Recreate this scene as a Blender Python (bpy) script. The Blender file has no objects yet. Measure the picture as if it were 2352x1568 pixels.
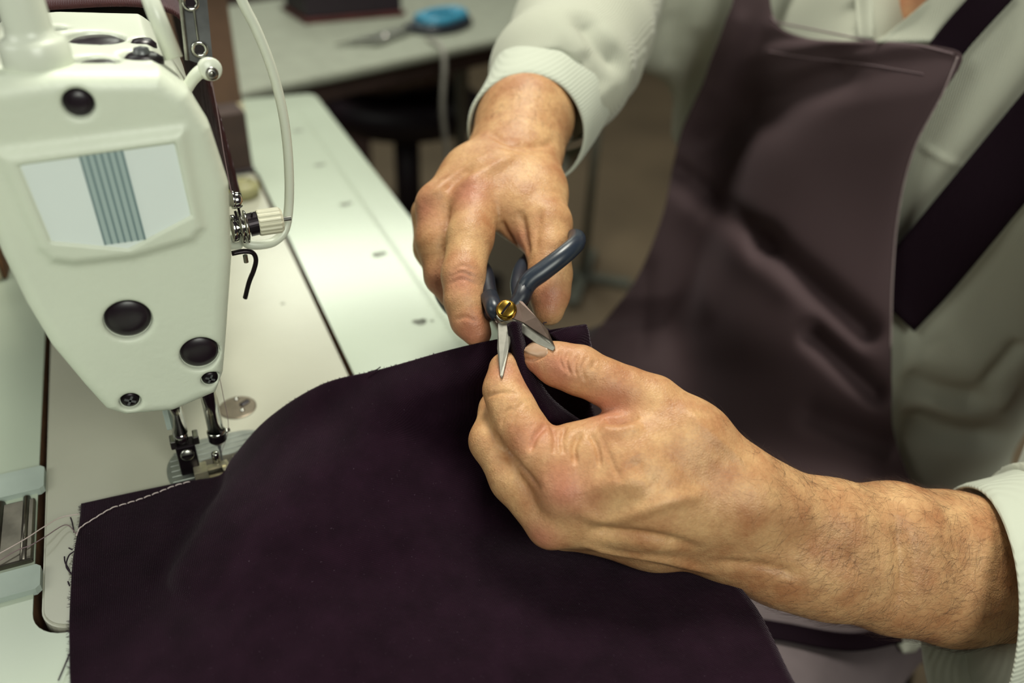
import bpy, bmesh, math, random
import numpy as np
from mathutils import Vector, Matrix
from mathutils.bvhtree import BVHTree

random.seed(7); np.random.seed(7)
SC = bpy.context.scene
COL = SC.collection

# ------------------------------------------------------------------ camera
FPX = 1874.257
CP = np.array([-0.002798, -0.377368, 0.320174])            # camera position, metres; needle hole = origin, bed plane z = 0
_vl = np.array([160.0 - 1176, -(-510.0 - 784), -FPX]); AY = _vl / np.linalg.norm(_vl)
_vv = np.array([1047.0 - 1176, -(3600.0 - 784), -FPX]); AZ = -_vv / np.linalg.norm(_vv)
AX = np.cross(AY, AZ)
RM = np.stack([AX, AY, AZ])
cam_d = bpy.data.cameras.new('camera'); cam = bpy.data.objects.new('camera', cam_d); COL.objects.link(cam)
M4 = Matrix.Identity(4)
for _i in range(3):
    for _j in range(3):
        M4[_i][_j] = RM[_i, _j]
    M4[_i][3] = CP[_i]
cam.matrix_world = M4
cam_d.sensor_width = 36; cam_d.lens = FPX / 2352 * 36
cam_d.clip_start = 0.01
cam_d.dof.use_dof = True; cam_d.dof.focus_distance = 0.400; cam_d.dof.aperture_fstop = 3.9
SC.camera = cam

# ------------------------------------------------------------------ world, lights, exposure
SC.view_settings.view_transform = 'Standard'; SC.view_settings.look = 'None'
SC.view_settings.exposure = 0.14; SC.view_settings.gamma = 1.0
try: SC.view_settings.use_curve_mapping = False
except Exception: pass
world = bpy.data.worlds.new('world'); SC.world = world; world.use_nodes = True
bg = world.node_tree.nodes['Background']
bg.inputs[0].default_value = (0.62, 0.44, 0.58, 1); bg.inputs[1].default_value = 0.035

def area(name, loc, target, size, size_y, power, color):
    l = bpy.data.lights.new(name, 'AREA'); l.shape = 'RECTANGLE'; l.size = size; l.size_y = size_y
    l.energy = power; l.color = color
    o = bpy.data.objects.new(name, l); COL.objects.link(o); o.location = loc
    o.rotation_euler = (Vector(target) - Vector(loc)).to_track_quat('-Z', 'Y').to_euler()
    return o
area('key_work_light', (0.38, 0.45, 1.60), (0.12, 0.0, 0.0), 0.40, 0.40, 25, (1.0, 0.985, 0.865))
area('ceiling_tube_light', (0.9, 3.6, 1.9), (0.75, 2.2, -0.6), 1.1, 0.3, 15, (0.95, 1.0, 0.84))
area('ceiling_tube_light', (0.85, 2.4, 1.9), (0.7, 1.6, -0.4), 0.5, 0.2, 3.0, (0.95, 1.0, 0.84))
area('ceiling_tube_light', (-0.75, 1.5, 1.85), (-0.1, 0.2, 0.0), 1.0, 0.35, 5, (0.95, 1.0, 0.88))
area('fill_light', (-1.35, -0.10, 1.05), (0.4, 0.05, -0.05), 0.8, 0.8, 8, (0.97, 1.0, 0.90))  # added fill, no real window: lifts the apron and lower shirt
area('fill_light', (0.22, -1.50, 1.10), (0.0, 0.0, 0.1), 0.8, 0.7, 18.5, (0.97, 1.0, 0.89))  # frontal fill added to brighten the face plate, no window there

# ------------------------------------------------------------------ helpers
def PD(x, y, d):                 # photo pixel + distance along the lens axis -> world point
    return CP + RM @ (np.array([x - 1176.0, -(y - 784.0), -FPX]) * (d / FPX))
def PZ(x, y, z):                 # photo pixel on the horizontal plane at height z
    v = RM @ np.array([x - 1176.0, -(y - 784.0), -FPX]); return CP + v * ((z - CP[2]) / v[2])
def PY(x, y, Y):
    v = RM @ np.array([x - 1176.0, -(y - 784.0), -FPX]); return CP + v * ((Y - CP[1]) / v[1])
def PX(x, y, X):
    v = RM @ np.array([x - 1176.0, -(y - 784.0), -FPX]); return CP + v * ((X - CP[0]) / v[0])
def QR(r, d): return r * d / FPX

def link(name, me, mat, parent=None, smooth=False):
    o = bpy.data.objects.new(name, me); COL.objects.link(o)
    if mat is not None and not me.materials: me.materials.append(mat)
    if smooth:
        me.polygons.foreach_set('use_smooth', [True] * len(me.polygons))
    if parent is not None: o.parent = parent
    return o
def obj(name, bm, mat, parent=None, smooth=False):
    me = bpy.data.meshes.new(name); bm.normal_update(); bm.to_mesh(me); bm.free()
    return link(name, me, mat, parent, smooth)
def tag(o, label=None, cat=None, group=None, kind=None):
    if label: o['label'] = label
    if cat: o['category'] = cat
    if group: o['group'] = group
    if kind: o['kind'] = kind
    return o
def thing(name, label, cat, loc=(0, 0, 0), group=None):
    o = bpy.data.objects.new(name, None); COL.objects.link(o); o.empty_display_size = 0.02
    o['label'] = label; o['category'] = cat
    if group: o['group'] = group
    return o

def add_box(bm, c, s, rot=None, bev=0.0, seg=2):
    r = bmesh.ops.create_cube(bm, size=1.0)
    vs = r['verts']
    bmesh.ops.scale(bm, vec=s, verts=vs)
    if bev > 0:
        es = list({e for v in vs for e in v.link_edges})
        q = bmesh.ops.bevel(bm, geom=es, offset=bev, segments=seg, profile=0.5, affect='EDGES')
        vs = list({v for f in q['faces'] for v in f.verts} | {v for v in vs if v.is_valid})
    m = Matrix.Translation(Vector(c))
    if rot is not None: m = m @ rot
    bmesh.ops.transform(bm, matrix=m, verts=vs)
    return vs
def add_cyl(bm, p0, p1, r0, r1=None, n=24, bev=0.0):
    p0 = Vector(p0); p1 = Vector(p1); r1 = r0 if r1 is None else r1
    ax = p1 - p0; L = ax.length
    prof = [(0, 0)]
    if bev > 0: prof += [(r0 - bev, 0), (r0, bev), (r1, L - bev), (r1 - bev, L)]
    else: prof += [(r0, 0), (r1, L)]
    prof += [(0, L)]
    add_lathe(bm, prof, p0, ax, n)
def add_lathe(bm, prof, p0, axis, n=32):
    q = Vector((0, 0, 1)).rotation_difference(Vector(axis).normalized())
    p0 = Vector(p0); rings = []
    for r, z in prof:
        if r <= 1e-9: rings.append([bm.verts.new(p0 + q @ Vector((0, 0, z)))])
        else: rings.append([bm.verts.new(p0 + q @ Vector((r * math.cos(2 * math.pi * k / n), r * math.sin(2 * math.pi * k / n), z))) for k in range(n)])
    for a, b in zip(rings[:-1], rings[1:]):
        for k in range(n):
            k2 = (k + 1) % n
            if len(a) == 1 and len(b) == 1: continue
            if len(a) == 1: bm.faces.new((a[0], b[k2], b[k]))
            elif len(b) == 1: bm.faces.new((a[k], a[k2], b[0]))
            else: bm.faces.new((a[k], a[k2], b[k2], b[k]))
def catmull(P, n):
    P = np.asarray(P, float); m = len(P); out = []
    t = np.linspace(0, m - 1, n)
    E = np.vstack([2 * P[0] - P[1], P, 2 * P[-1] - P[-2]])
    for u in t:
        i = min(int(u), m - 2); f = u - i
        a, b, c, d = E[i], E[i + 1], E[i + 2], E[i + 3]
        out.append(0.5 * ((2 * b) + (-a + c) * f + (2 * a - 5 * b + 4 * c - d) * f * f + (-a + 3 * b - 3 * c + d) * f ** 3))
    return np.array(out)
def add_tube(bm, pts, rad, n=10, flat=1.0, up=None, closed=False):
    pts = np.asarray(pts, float); m = len(pts)
    rad = np.broadcast_to(np.asarray(rad, float), (m,))
    nrm = None; rings = []
    for i in range(m):
        if closed: t = pts[(i + 1) % m] - pts[i - 1]
        else: t = pts[min(i + 1, m - 1)] - pts[max(i - 1, 0)]
        t = t / (np.linalg.norm(t) + 1e-12)
        if nrm is None or up is not None:
            nrm = np.array(up if up is not None else ([0, 0, 1] if abs(t[2]) < 0.9 else [1, 0, 0]), float)
        nrm = nrm - t * (nrm @ t); nrm /= np.linalg.norm(nrm) + 1e-12
        b = np.cross(t, nrm)
        rings.append([bm.verts.new(pts[i] + rad[i] * (math.cos(a) * nrm * flat + math.sin(a) * b)) for a in [2 * math.pi * k / n for k in range(n)]])
    for i in range(m if closed else m - 1):
        A = rings[i]; B = rings[(i + 1) % m]
        for k in range(n): bm.faces.new((A[k], B[k], B[(k + 1) % n], A[(k + 1) % n]))
    if not closed:
        bm.faces.new(rings[0]); bm.faces.new(list(reversed(rings[-1])))
def add_prism(bm, poly, off):        # polygon (list of 3-D points) pushed along off
    a = [bm.verts.new(Vector(p)) for p in poly]; b = [bm.verts.new(Vector(p) + Vector(off)) for p in poly]
    bm.faces.new(list(reversed(a))); bm.faces.new(b)
    n = len(poly)
    for k in range(n): bm.faces.new((a[k], a[(k + 1) % n], b[(k + 1) % n], b[k]))
    bmesh.ops.recalc_face_normals(bm, faces=bm.faces[:])
def grid_mesh(name, G, mat, parent=None, thick=0.0, smooth=True):
    nu, nv = G.shape[0], G.shape[1]
    vs = G.reshape(-1, 3)
    idx = np.arange(nu * nv).reshape(nu, nv)
    f = np.stack([idx[:-1, :-1], idx[1:, :-1], idx[1:, 1:], idx[:-1, 1:]], -1).reshape(-1, 4)
    me = bpy.data.meshes.new(name); me.from_pydata(vs.tolist(), [], f.tolist()); me.update()
    o = link(name, me, mat, parent, smooth)
    if thick:
        md = o.modifiers.new('thickness', 'SOLIDIFY'); md.thickness = thick; md.offset = 0
    return o

# ---- signed-distance modelling: smooth unions of tapered limbs, meshed with surface nets
class Field:
    def __init__(s, lo, hi, h):
        s.h = h; s.lo = np.array(lo, float) - 3 * h
        s.n = np.ceil((np.array(hi, float) + 3 * h - s.lo) / h).astype(int) + 1
        s.B = 0.03; s.D = np.full(s.n, s.B, np.float32)
        s.ax = [(s.lo[i] + h * np.arange(s.n[i])).astype(np.float32) for i in range(3)]
    def box(s, lo, hi, pad):
        a = np.clip(np.floor((np.array(lo) - pad - s.lo) / s.h).astype(int), 0, s.n - 1)
        b = np.clip(np.ceil((np.array(hi) + pad - s.lo) / s.h).astype(int) + 1, 1, s.n)
        b = np.maximum(b, a + 1)
        return tuple(slice(a[i], b[i]) for i in range(3))
    def xyz(s, sl):
        return s.ax[0][sl[0]][:, None, None], s.ax[1][sl[1]][None, :, None], s.ax[2][sl[2]][None, None, :]
def sd_cone(X, Y, Z, a, b, r0, r1):
    ba = (b - a).astype(np.float32); l2 = float(ba @ ba) + 1e-12
    px, py, pz = X - np.float32(a[0]), Y - np.float32(a[1]), Z - np.float32(a[2])
    t = np.clip((px * ba[0] + py * ba[1] + pz * ba[2]) / np.float32(l2), 0, 1)
    return np.sqrt((px - t * ba[0]) ** 2 + (py - t * ba[1]) ** 2 + (pz - t * ba[2]) ** 2) - (np.float32(r0) + t * np.float32(r1 - r0))
def sd_ell(X, Y, Z, c, r):
    r = np.asarray(r, np.float32)
    px, py, pz = X - np.float32(c[0]), Y - np.float32(c[1]), Z - np.float32(c[2])
    k0 = np.sqrt((px / r[0]) ** 2 + (py / r[1]) ** 2 + (pz / r[2]) ** 2)
    k1 = np.sqrt((px / r[0] ** 2) ** 2 + (py / r[1] ** 2) ** 2 + (pz / r[2] ** 2) ** 2) + 1e-9
    return k0 * (k0 - 1) / k1
def smin(a, b, k):
    if k <= 0: return np.minimum(a, b)
    h = np.maximum(k - np.abs(a - b), 0) / np.float32(k); return np.minimum(a, b) - h * h * np.float32(k * 0.25)
def smax(a, b, k): return -smin(-a, -b, k)
def add_group(F, prims, kin, kout, sub=False):
    """prims: ('c', a, b, r0, r1) tapered limb or ('e', centre, radii)"""
    los, his = [], []
    for p in prims:
        if p[0] == 'c':
            los.append(np.minimum(p[1] - p[3], p[2] - p[4])); his.append(np.maximum(p[1] + p[3], p[2] + p[4]))
        else: los.append(np.array(p[1]) - np.array(p[2])); his.append(np.array(p[1]) + np.array(p[2]))
    pad = max(kin, kout) + 4 * F.h
    sl = F.box(np.min(los, 0), np.max(his, 0), pad)
    X, Y, Z = F.xyz(sl); g = None
    for p in prims:
        d = sd_cone(X, Y, Z, p[1], p[2], p[3], p[4]) if p[0] == 'c' else sd_ell(X, Y, Z, p[1], p[2])
        g = d if g is None else smin(g, d, kin)
    F.D[sl] = smax(F.D[sl], -g, kout) if sub else smin(F.D[sl], g, kout)
def chain(pts):                   # [(x, y, d, r_px)] -> limbs
    W = [(PD(x, y, d), QR(r, d)) for x, y, d, r in pts]
    return [('c', W[i][0], W[i + 1][0], W[i][1], W[i + 1][1]) for i in range(len(W) - 1)]
def bounds(groups, pad=0.004):
    lo = np.full(3, 9.0); hi = -lo
    for g in groups:
        for p in g:
            if p[0] == 'c':
                for c, r in ((p[1], p[3]), (p[2], p[4])): lo = np.minimum(lo, c - r); hi = np.maximum(hi, c + r)
            else: lo = np.minimum(lo, np.array(p[1]) - np.array(p[2])); hi = np.maximum(hi, np.array(p[1]) + np.array(p[2]))
    return lo - pad, hi + pad
def surface_nets(F):
    D = F.D; S = D < 0
    n = np.array(D.shape)
    c = np.zeros(n - 1, np.uint8)
    offs = [(i, j, k) for i in (0, 1) for j in (0, 1) for k in (0, 1)]
    for i, j, k in offs: c += S[i:n[0] - 1 + i, j:n[1] - 1 + j, k:n[2] - 1 + k]
    act = (c > 0) & (c < 8)
    I = np.argwhere(act)
    idx = np.full(n - 1, -1, np.int32); idx[act] = np.arange(len(I))
    val = {o: D[I[:, 0] + o[0], I[:, 1] + o[1], I[:, 2] + o[2]] for o in offs}
    acc = np.zeros((len(I), 3)); cnt = np.zeros(len(I))
    for a in offs:
        for ax in range(3):
            if a[ax]: continue
            b = list(a); b[ax] = 1; b = tuple(b)
            va, vb = val[a], val[b]; m = (va < 0) != (vb < 0)
            t = np.where(m, va / np.where(m, va - vb, 1), 0)
            P = np.array(a, float)[None] + np.zeros((len(I), 1)); P[:, ax] += t
            acc[m] += P[m]; cnt[m] += 1
    V = F.lo + (I + acc / cnt[:, None]) * F.h
    Q = []
    for ax in range(3):
        sl0 = [slice(None)] * 3; sl1 = [slice(None)] * 3
        sl0[ax] = slice(0, n[ax] - 1); sl1[ax] = slice(1, n[ax])
        A = S[tuple(sl0)]; B = S[tuple(sl1)]
        E = np.argwhere(A != B); u, w = (ax + 1) % 3, (ax + 2) % 3
        E = E[(E[:, u] > 0) & (E[:, w] > 0) & (E[:, u] < n[u] - 1) & (E[:, w] < n[w] - 1)]
        def cell(du, dw):
            q = E.copy(); q[:, u] += du; q[:, w] += dw; return idx[q[:, 0], q[:, 1], q[:, 2]]
        q = np.stack([cell(-1, -1), cell(0, -1), cell(0, 0), cell(-1, 0)], 1)
        fl = ~A[E[:, 0], E[:, 1], E[:, 2]]
        q[fl] = q[fl][:, ::-1]
        Q.append(q)
    return V, np.concatenate(Q)
def normals(V, Q):
    a, b, c, d = (V[Q[:, i]] for i in range(4))
    fn = np.cross(c - a, d - b); N = np.zeros_like(V)
    for i in range(4):
        for k in range(3): N[:, k] += np.bincount(Q[:, i], fn[:, k], len(V))
    return N / (np.linalg.norm(N, axis=1, keepdims=True) + 1e-12)
def relax(V, Q, it=2, lam=0.5):
    for _ in range(it):
        S = np.zeros_like(V); C = np.zeros(len(V))
        for i in range(4):
            j = Q[:, (i + 1) % 4]; p = Q[:, i]
            for k in range(3):
                S[:, k] += np.bincount(p, V[j, k], len(V)) + np.bincount(j, V[p, k], len(V))
            C += np.bincount(p, minlength=len(V)) + np.bincount(j, minlength=len(V))
        V = V + lam * (S / np.maximum(C, 1)[:, None] - V)
    return V
def bvh_of(V, Q): return BVHTree.FromPolygons([tuple(v) for v in V.tolist()], [tuple(q) for q in Q.tolist()])
def cast(bvh, x, y):
    v = RM @ np.array([x - 1176.0, -(y - 784.0), -FPX]); v /= np.linalg.norm(v)
    h = bvh.ray_cast(Vector(CP), Vector(v))
    return (None, None) if h[0] is None else (np.array(h[0]), np.array(h[1]))
def cast_poly(bvh, pts, n=24):
    out = []
    for x, y in catmull([(p[0], p[1], 0) for p in pts], n)[:, :2]:
        h, _ = cast(bvh, x, y)
        if h is not None: out.append(h)
    return np.array(out) if out else np.zeros((0, 3))
def carve(V, N, lines):           # lines: (points, depth, sigma): press creases (or raise tendons, depth < 0) into the skin
    for P, dep, sg in lines:
        if len(P) < 2: continue
        lo, hi = P.min(0) - 4 * sg, P.max(0) + 4 * sg
        m = np.where(((V > lo) & (V < hi)).all(1))[0]
        if not len(m): continue
        best = np.full(len(m), 9.0); tt = np.zeros(len(m))
        for i in range(len(P) - 1):
            a, b = P[i], P[i + 1]; ba = b - a
            t = np.clip(((V[m] - a) @ ba) / (ba @ ba + 1e-15), 0, 1)
            d = np.linalg.norm(V[m] - (a + t[:, None] * ba), axis=1)
            w = d < best; best[w] = d[w]; tt[w] = (i + t[w]) / (len(P) - 1)
        fade = np.clip(np.minimum(tt, 1 - tt) * 5, 0, 1)
        V[m] -= N[m] * (dep * fade * np.exp(-(best / sg) ** 2))[:, None]
    return V
def mesh_vq(name, V, Q):
    me = bpy.data.meshes.new(name); me.from_pydata(V.tolist(), [], Q.tolist()); me.update(); return me
def sd_poly(X, Z, poly):          # 2-D polygon distance on the X, Z plane
    d = None; ins = None; n = len(poly)
    X, Z = np.broadcast_arrays(X, Z)
    for i in range(n):
        ax_, az_ = poly[i]; bx, bz = poly[(i + 1) % n]
        ex, ez = bx - ax_, bz - az_; wx, wz = X - ax_, Z - az_
        t = np.clip((wx * ex + wz * ez) / (ex * ex + ez * ez), 0, 1)
        q = (wx - t * ex) ** 2 + (wz - t * ez) ** 2
        d = q if d is None else np.minimum(d, q)
        c = ((az_ <= Z) != (bz <= Z)) & (X < ax_ + ex * (Z - az_) / (ez if abs(ez) > 1e-12 else 1e-12))
        ins = c if ins is None else ins ^ c
    return np.where(ins, -1, 1) * np.sqrt(d)
def extr(d2, Y, y0, y1, r):
    wy = np.abs(Y - (y0 + y1) / 2) - (y1 - y0) / 2 + r; w = d2 + r
    return np.minimum(np.maximum(w, wy), 0) + np.sqrt(np.maximum(w, 0) ** 2 + np.maximum(wy, 0) ** 2) - r

# ------------------------------------------------------------------ materials
def mat(name, color, rough=0.5, metal=0.0, spec=0.5, noise=0.0, nscale=60.0, bump=0.0, bscale=400.0, sheen=0.0, coat=0.0, sss=0.0, color2=None, detail=4.0):
    m = bpy.data.materials.new(name); m.use_nodes = True; nt = m.node_tree
    b = nt.nodes['Principled BSDF']
    b.inputs['Base Color'].default_value = (*color, 1); b.inputs['Roughness'].default_value = rough
    b.inputs['Metallic'].default_value = metal; b.inputs['Specular IOR Level'].default_value = spec
    if sheen: b.inputs['Sheen Weight'].default_value = sheen; b.inputs['Sheen Roughness'].default_value = 0.4; b.inputs['Sheen Tint'].default_value = (1.0, .85, .95, 1) if sum(color) < .3 else (1, 1, 1, 1)
    if coat: b.inputs['Coat Weight'].default_value = coat; b.inputs['Coat Roughness'].default_value = 0.1
    if sss:
        b.inputs['Subsurface Weight'].default_value = sss; b.inputs['Subsurface Radius'].default_value = (1.0, 0.35, 0.2)
        b.inputs['Subsurface Scale'].default_value = 0.004
    tc = nt.nodes.new('ShaderNodeTexCoord')
    if noise or color2:
        n = nt.nodes.new('ShaderNodeTexNoise'); n.inputs['Scale'].default_value = nscale; n.inputs['Detail'].default_value = detail
        nt.links.new(tc.outputs['Object'], n.inputs['Vector'])
        r = nt.nodes.new('ShaderNodeValToRGB'); nt.links.new(n.outputs['Fac'], r.inputs['Fac'])
        c2 = color2 if color2 else tuple(c * (1 - noise) for c in color)
        r.color_ramp.elements[0].color = (*c2, 1); r.color_ramp.elements[1].color = (*color, 1)
        r.color_ramp.elements[0].position = 0.35; r.color_ramp.elements[1].position = 0.65
        nt.links.new(r.outputs['Color'], b.inputs['Base Color'])
    if bump:
        n2 = nt.nodes.new('ShaderNodeTexNoise'); n2.inputs['Scale'].default_value = bscale; n2.inputs['Detail'].default_value = 3
        nt.links.new(tc.outputs['Object'], n2.inputs['Vector'])
        bp = nt.nodes.new('ShaderNodeBump'); bp.inputs['Strength'].default_value = bump; bp.inputs['Distance'].default_value = 0.0006
        nt.links.new(n2.outputs['Fac'], bp.inputs['Height']); nt.links.new(bp.outputs['Normal'], b.inputs['Normal'])
    return m
def ribbed(m, scale, dist, axis='X', rot=(0, 0, 0), strength=0.6):   # fine cords or weave ridges
    nt = m.node_tree; b = nt.nodes['Principled BSDF']
    tc = nt.nodes.new('ShaderNodeTexCoord'); mp = nt.nodes.new('ShaderNodeMapping'); mp.inputs['Rotation'].default_value = rot
    w = nt.nodes.new('ShaderNodeTexWave'); w.bands_direction = axis; w.inputs['Scale'].default_value = scale; w.inputs['Distortion'].default_value = 0.4
    nt.links.new(tc.outputs['Object'], mp.inputs['Vector']); nt.links.new(mp.outputs['Vector'], w.inputs['Vector'])
    bp = nt.nodes.new('ShaderNodeBump'); bp.inputs['Strength'].default_value = strength; bp.inputs['Distance'].default_value = dist
    nt.links.new(w.outputs['Fac'], bp.inputs['Height']); nt.links.new(bp.outputs['Normal'], b.inputs['Normal'])
    return m
def weave(m, scale, dist, strength=0.7, lint=None):
    nt = m.node_tree; b = nt.nodes['Principled BSDF']; tc = nt.nodes.new('ShaderNodeTexCoord')
    ws = []
    for ax in ('X', 'Y'):
        w = nt.nodes.new('ShaderNodeTexWave'); w.bands_direction = ax; w.inputs['Scale'].default_value = scale
        w.inputs['Distortion'].default_value = 2.2; w.inputs['Detail'].default_value = 1
        nt.links.new(tc.outputs['Object'], w.inputs['Vector']); ws.append(w)
    mu = nt.nodes.new('ShaderNodeMath'); mu.operation = 'MULTIPLY'
    nt.links.new(ws[0].outputs['Fac'], mu.inputs[0]); nt.links.new(ws[1].outputs['Fac'], mu.inputs[1])
    bp = nt.nodes.new('ShaderNodeBump'); bp.inputs['Strength'].default_value = strength; bp.inputs['Distance'].default_value = dist
    nt.links.new(mu.outputs[0], bp.inputs['Height']); nt.links.new(bp.outputs['Normal'], b.inputs['Normal'])
    if lint:
        n = nt.nodes.new('ShaderNodeTexNoise'); n.inputs['Scale'].default_value = 900; n.inputs['Detail'].default_value = 2
        nt.links.new(tc.outputs['Object'], n.inputs['Vector'])
        n3 = nt.nodes.new('ShaderNodeTexNoise'); n3.inputs['Scale'].default_value = 70; n3.inputs['Detail'].default_value = 5
        nt.links.new(tc.outputs['Object'], n3.inputs['Vector'])
        base = tuple(b.inputs['Base Color'].default_value)
        r = nt.nodes.new('ShaderNodeValToRGB'); r.color_ramp.elements[0].position = 0.70; r.color_ramp.elements[1].position = 0.90
        r.color_ramp.elements[0].color = (0, 0, 0, 1); r.color_ramp.elements[1].color = (1, 1, 1, 1)
        nt.links.new(n.outputs['Fac'], r.inputs['Fac'])
        r2 = nt.nodes.new('ShaderNodeValToRGB'); r2.color_ramp.elements[0].position = 0.3; r2.color_ramp.elements[1].position = 0.75
        r2.color_ramp.elements[0].color = tuple(c * 0.75 for c in base[:3]) + (1,); r2.color_ramp.elements[1].color = tuple(c * 1.3 for c in base[:3]) + (1,)
        nt.links.new(n3.outputs['Fac'], r2.inputs['Fac'])
        mx = nt.nodes.new('ShaderNodeMix'); mx.data_type = 'RGBA'
        nt.links.new(r.outputs['Color'], mx.inputs[0]); nt.links.new(r2.outputs['Color'], mx.inputs[6]); mx.inputs[7].default_value = (*lint, 1)
        nt.links.new(mx.outputs[2], b.inputs['Base Color'])
    return m
M = {}
M['enamel'] = mat('white_enamel', (0.735, 0.79, 0.645), 0.42, bump=0.28, bscale=420, noise=0.04, nscale=30)
M['enamel_smooth'] = mat('smooth_white_enamel', (0.70, 0.74, 0.62), 0.3, noise=0.05, nscale=25)
M['badge'] = mat('pale_badge_film', (0.84, 0.92, 0.88), 0.28, noise=0.03, nscale=20)
M['badge_band'] = mat('grey_blue_badge_band', (0.42, 0.53, 0.51), 0.3, noise=0.03)
M['badge_line'] = mat('slate_badge_line', (0.17, 0.25, 0.26), 0.4, noise=0.03)
M['bed'] = mat('bed_enamel', (0.445, 0.44, 0.355), 0.22, noise=0.07, nscale=14, bump=0.02, bscale=200)
M['laminate'] = mat('white_laminate', (0.44, 0.50, 0.40), 0.19, noise=0.05, nscale=9, bump=0.02, bscale=240)
M['edge_wood'] = mat('raw_board_edge', (0.20, 0.085, 0.03), 0.8, noise=0.5, nscale=120, bump=0.4)
M['rubber'] = mat('black_rubber', (0.014, 0.007, 0.012), 0.35, noise=0.3, nscale=90)
M['black_metal'] = mat('black_oxide_steel', (0.018, 0.012, 0.016), 0.35, 0.6, noise=0.3, nscale=200)
M['chrome'] = mat('chrome', (0.62, 0.62, 0.57), 0.14, 1.0, noise=0.15, nscale=150)
M['steel'] = mat('worn_steel', (0.40, 0.40, 0.36), 0.30, 1.0, noise=0.3, nscale=180, bump=0.1)
M['dark_steel'] = mat('gunmetal', (0.15, 0.155, 0.16), 0.38, 0.35, noise=0.3, nscale=120)
M['brass'] = mat('golden_brass', (0.60, 0.36, 0.06), 0.25, 1.0, noise=0.3, nscale=300)
M['blade'] = mat('scissor_blade_steel', (0.26, 0.25, 0.215), 0.42, 0.7, noise=0.15, nscale=300)
M['hollow'] = mat('scissor_hollow_steel', (0.20, 0.14, 0.115), 0.3, 0.7, noise=0.15, nscale=200)
M['handle'] = mat('slate_blue_handle_plastic', (0.019, 0.027, 0.042), 0.34, noise=0.2, nscale=60, bump=0.05)
M['handle_dark'] = mat('black_blue_handle_plastic', (0.011, 0.014, 0.023), 0.4, noise=0.2, nscale=60)
M['knob'] = mat('cream_plastic', (0.68, 0.66, 0.50), 0.45, noise=0.08, nscale=80)
M['hinge_grey'] = mat('grey_painted_hinge', (0.40, 0.47, 0.42), 0.5, noise=0.1, nscale=60)
M['bronze'] = mat('oily_hinge_steel', (0.20, 0.18, 0.15), 0.32, 0.9, noise=0.45, nscale=70)
M['disc'] = mat('brushed_cover_disc', (0.24, 0.20, 0.15), 0.38, 0.8, noise=0.2, nscale=120)
M['foot'] = mat('nickel_foot', (0.50, 0.46, 0.32), 0.28, 0.65, noise=0.2, nscale=250)
M['slide'] = mat('brushed_slide_plate', (0.27, 0.29, 0.26), 0.40, 0.7, noise=0.15, nscale=160)
M['cloth'] = weave(mat('black_plum_cloth', (0.0112, 0.0038, 0.0086), 0.9, spec=0.05, sheen=0.11), 390, 0.00025, 0.85, lint=(0.075, 0.05, 0.07))
M['cloth_edge'] = mat('frayed_black_thread', (0.022, 0.012, 0.02), 0.9)
M['maroon'] = weave(mat('maroon_brown_fabric', (0.050, 0.020, 0.020), 0.9, spec=0.1, sheen=0.25), 300, 0.0004, 0.8, lint=(0.10, 0.06, 0.055))
M['apron'] = weave(mat('charcoal_plum_apron', (0.060, 0.038, 0.041), 0.75, spec=0.15, sheen=0.08), 500, 0.0001, 0.4)
M['shirt'] = ribbed(mat('pale_ribbed_shirt', (0.46, 0.47, 0.38), 0.8, spec=0.15, sheen=0.15), 205, 0.0005, 'X', (0, 0, 0.785), 0.5)
M['cuff'] = ribbed(mat('lit_ribbed_cuff', (0.50, 0.525, 0.435), 0.8, spec=0.15, sheen=0.15), 150, 0.0005, 'Z', (0.15, 0.25, 0), 0.4)  # same cloth as the shirt, base colour raised to paint light onto the cuffs
M['trousers'] = mat('grey_mauve_trousers', (0.155, 0.125, 0.13), 0.85, spec=0.1, noise=0.15, nscale=30, bump=0.2, bscale=300)
M['strap'] = weave(mat('black_webbing', (0.010, 0.004, 0.008), 0.85, spec=0.1), 330, 0.0005, 0.9)
M['thread'] = mat('pale_thread', (0.55, 0.45, 0.42), 0.7)
M['thread_dark'] = mat('mauve_thread', (0.22, 0.15, 0.16), 0.7)
M['stitch'] = mat('pale_stitch', (0.62, 0.52, 0.50), 0.7)
M['nail'] = mat('thumb_nail', (0.44, 0.275, 0.175), 0.36, sss=0.1, noise=0.12, nscale=120)
M['hair'] = mat('dark_brown_hair', (0.035, 0.013, 0.008), 0.5)
M['floor'] = mat('brown_grey_floor', (0.21, 0.155, 0.095), 0.6, noise=0.25, nscale=3)
M['wall'] = mat('dim_wall', (0.10, 0.085, 0.075), 0.8, noise=0.1, nscale=3)
M['felt'] = mat('pale_table_felt', (0.29, 0.31, 0.245), 0.75, noise=0.12, nscale=40, bump=0.5, bscale=500)
M['black'] = mat('black_vinyl', (0.012, 0.005, 0.010), 0.55, noise=0.2, nscale=30)
M['card'] = mat('tan_cardboard', (0.13, 0.070, 0.042), 0.8, noise=0.2, nscale=30)
M['brown'] = mat('dark_brown_board', (0.055, 0.030, 0.024), 0.7, noise=0.25, nscale=40)
M['redbox'] = mat('oxblood_wood', (0.075, 0.012, 0.010), 0.5, noise=0.3, nscale=30)
M['orange'] = mat('burnt_orange', (0.16, 0.03, 0.012), 0.5, noise=0.2)
M['blue'] = mat('sky_blue_plastic', (0.045, 0.26, 0.40), 0.4, noise=0.1)
M['wax'] = mat('yellowish_wax', (0.36, 0.34, 0.17), 0.5, noise=0.15, nscale=50, sss=0.1)
M['cream'] = mat('cream_card', (0.60, 0.52, 0.36), 0.7, noise=0.1)
M['pole'] = mat('grey_green_pole', (0.20, 0.21, 0.17), 0.4, 0.1, noise=0.2)
M['white_cable'] = mat('off_white_cable', (0.30, 0.29, 0.25), 0.5, noise=0.1)
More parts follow.
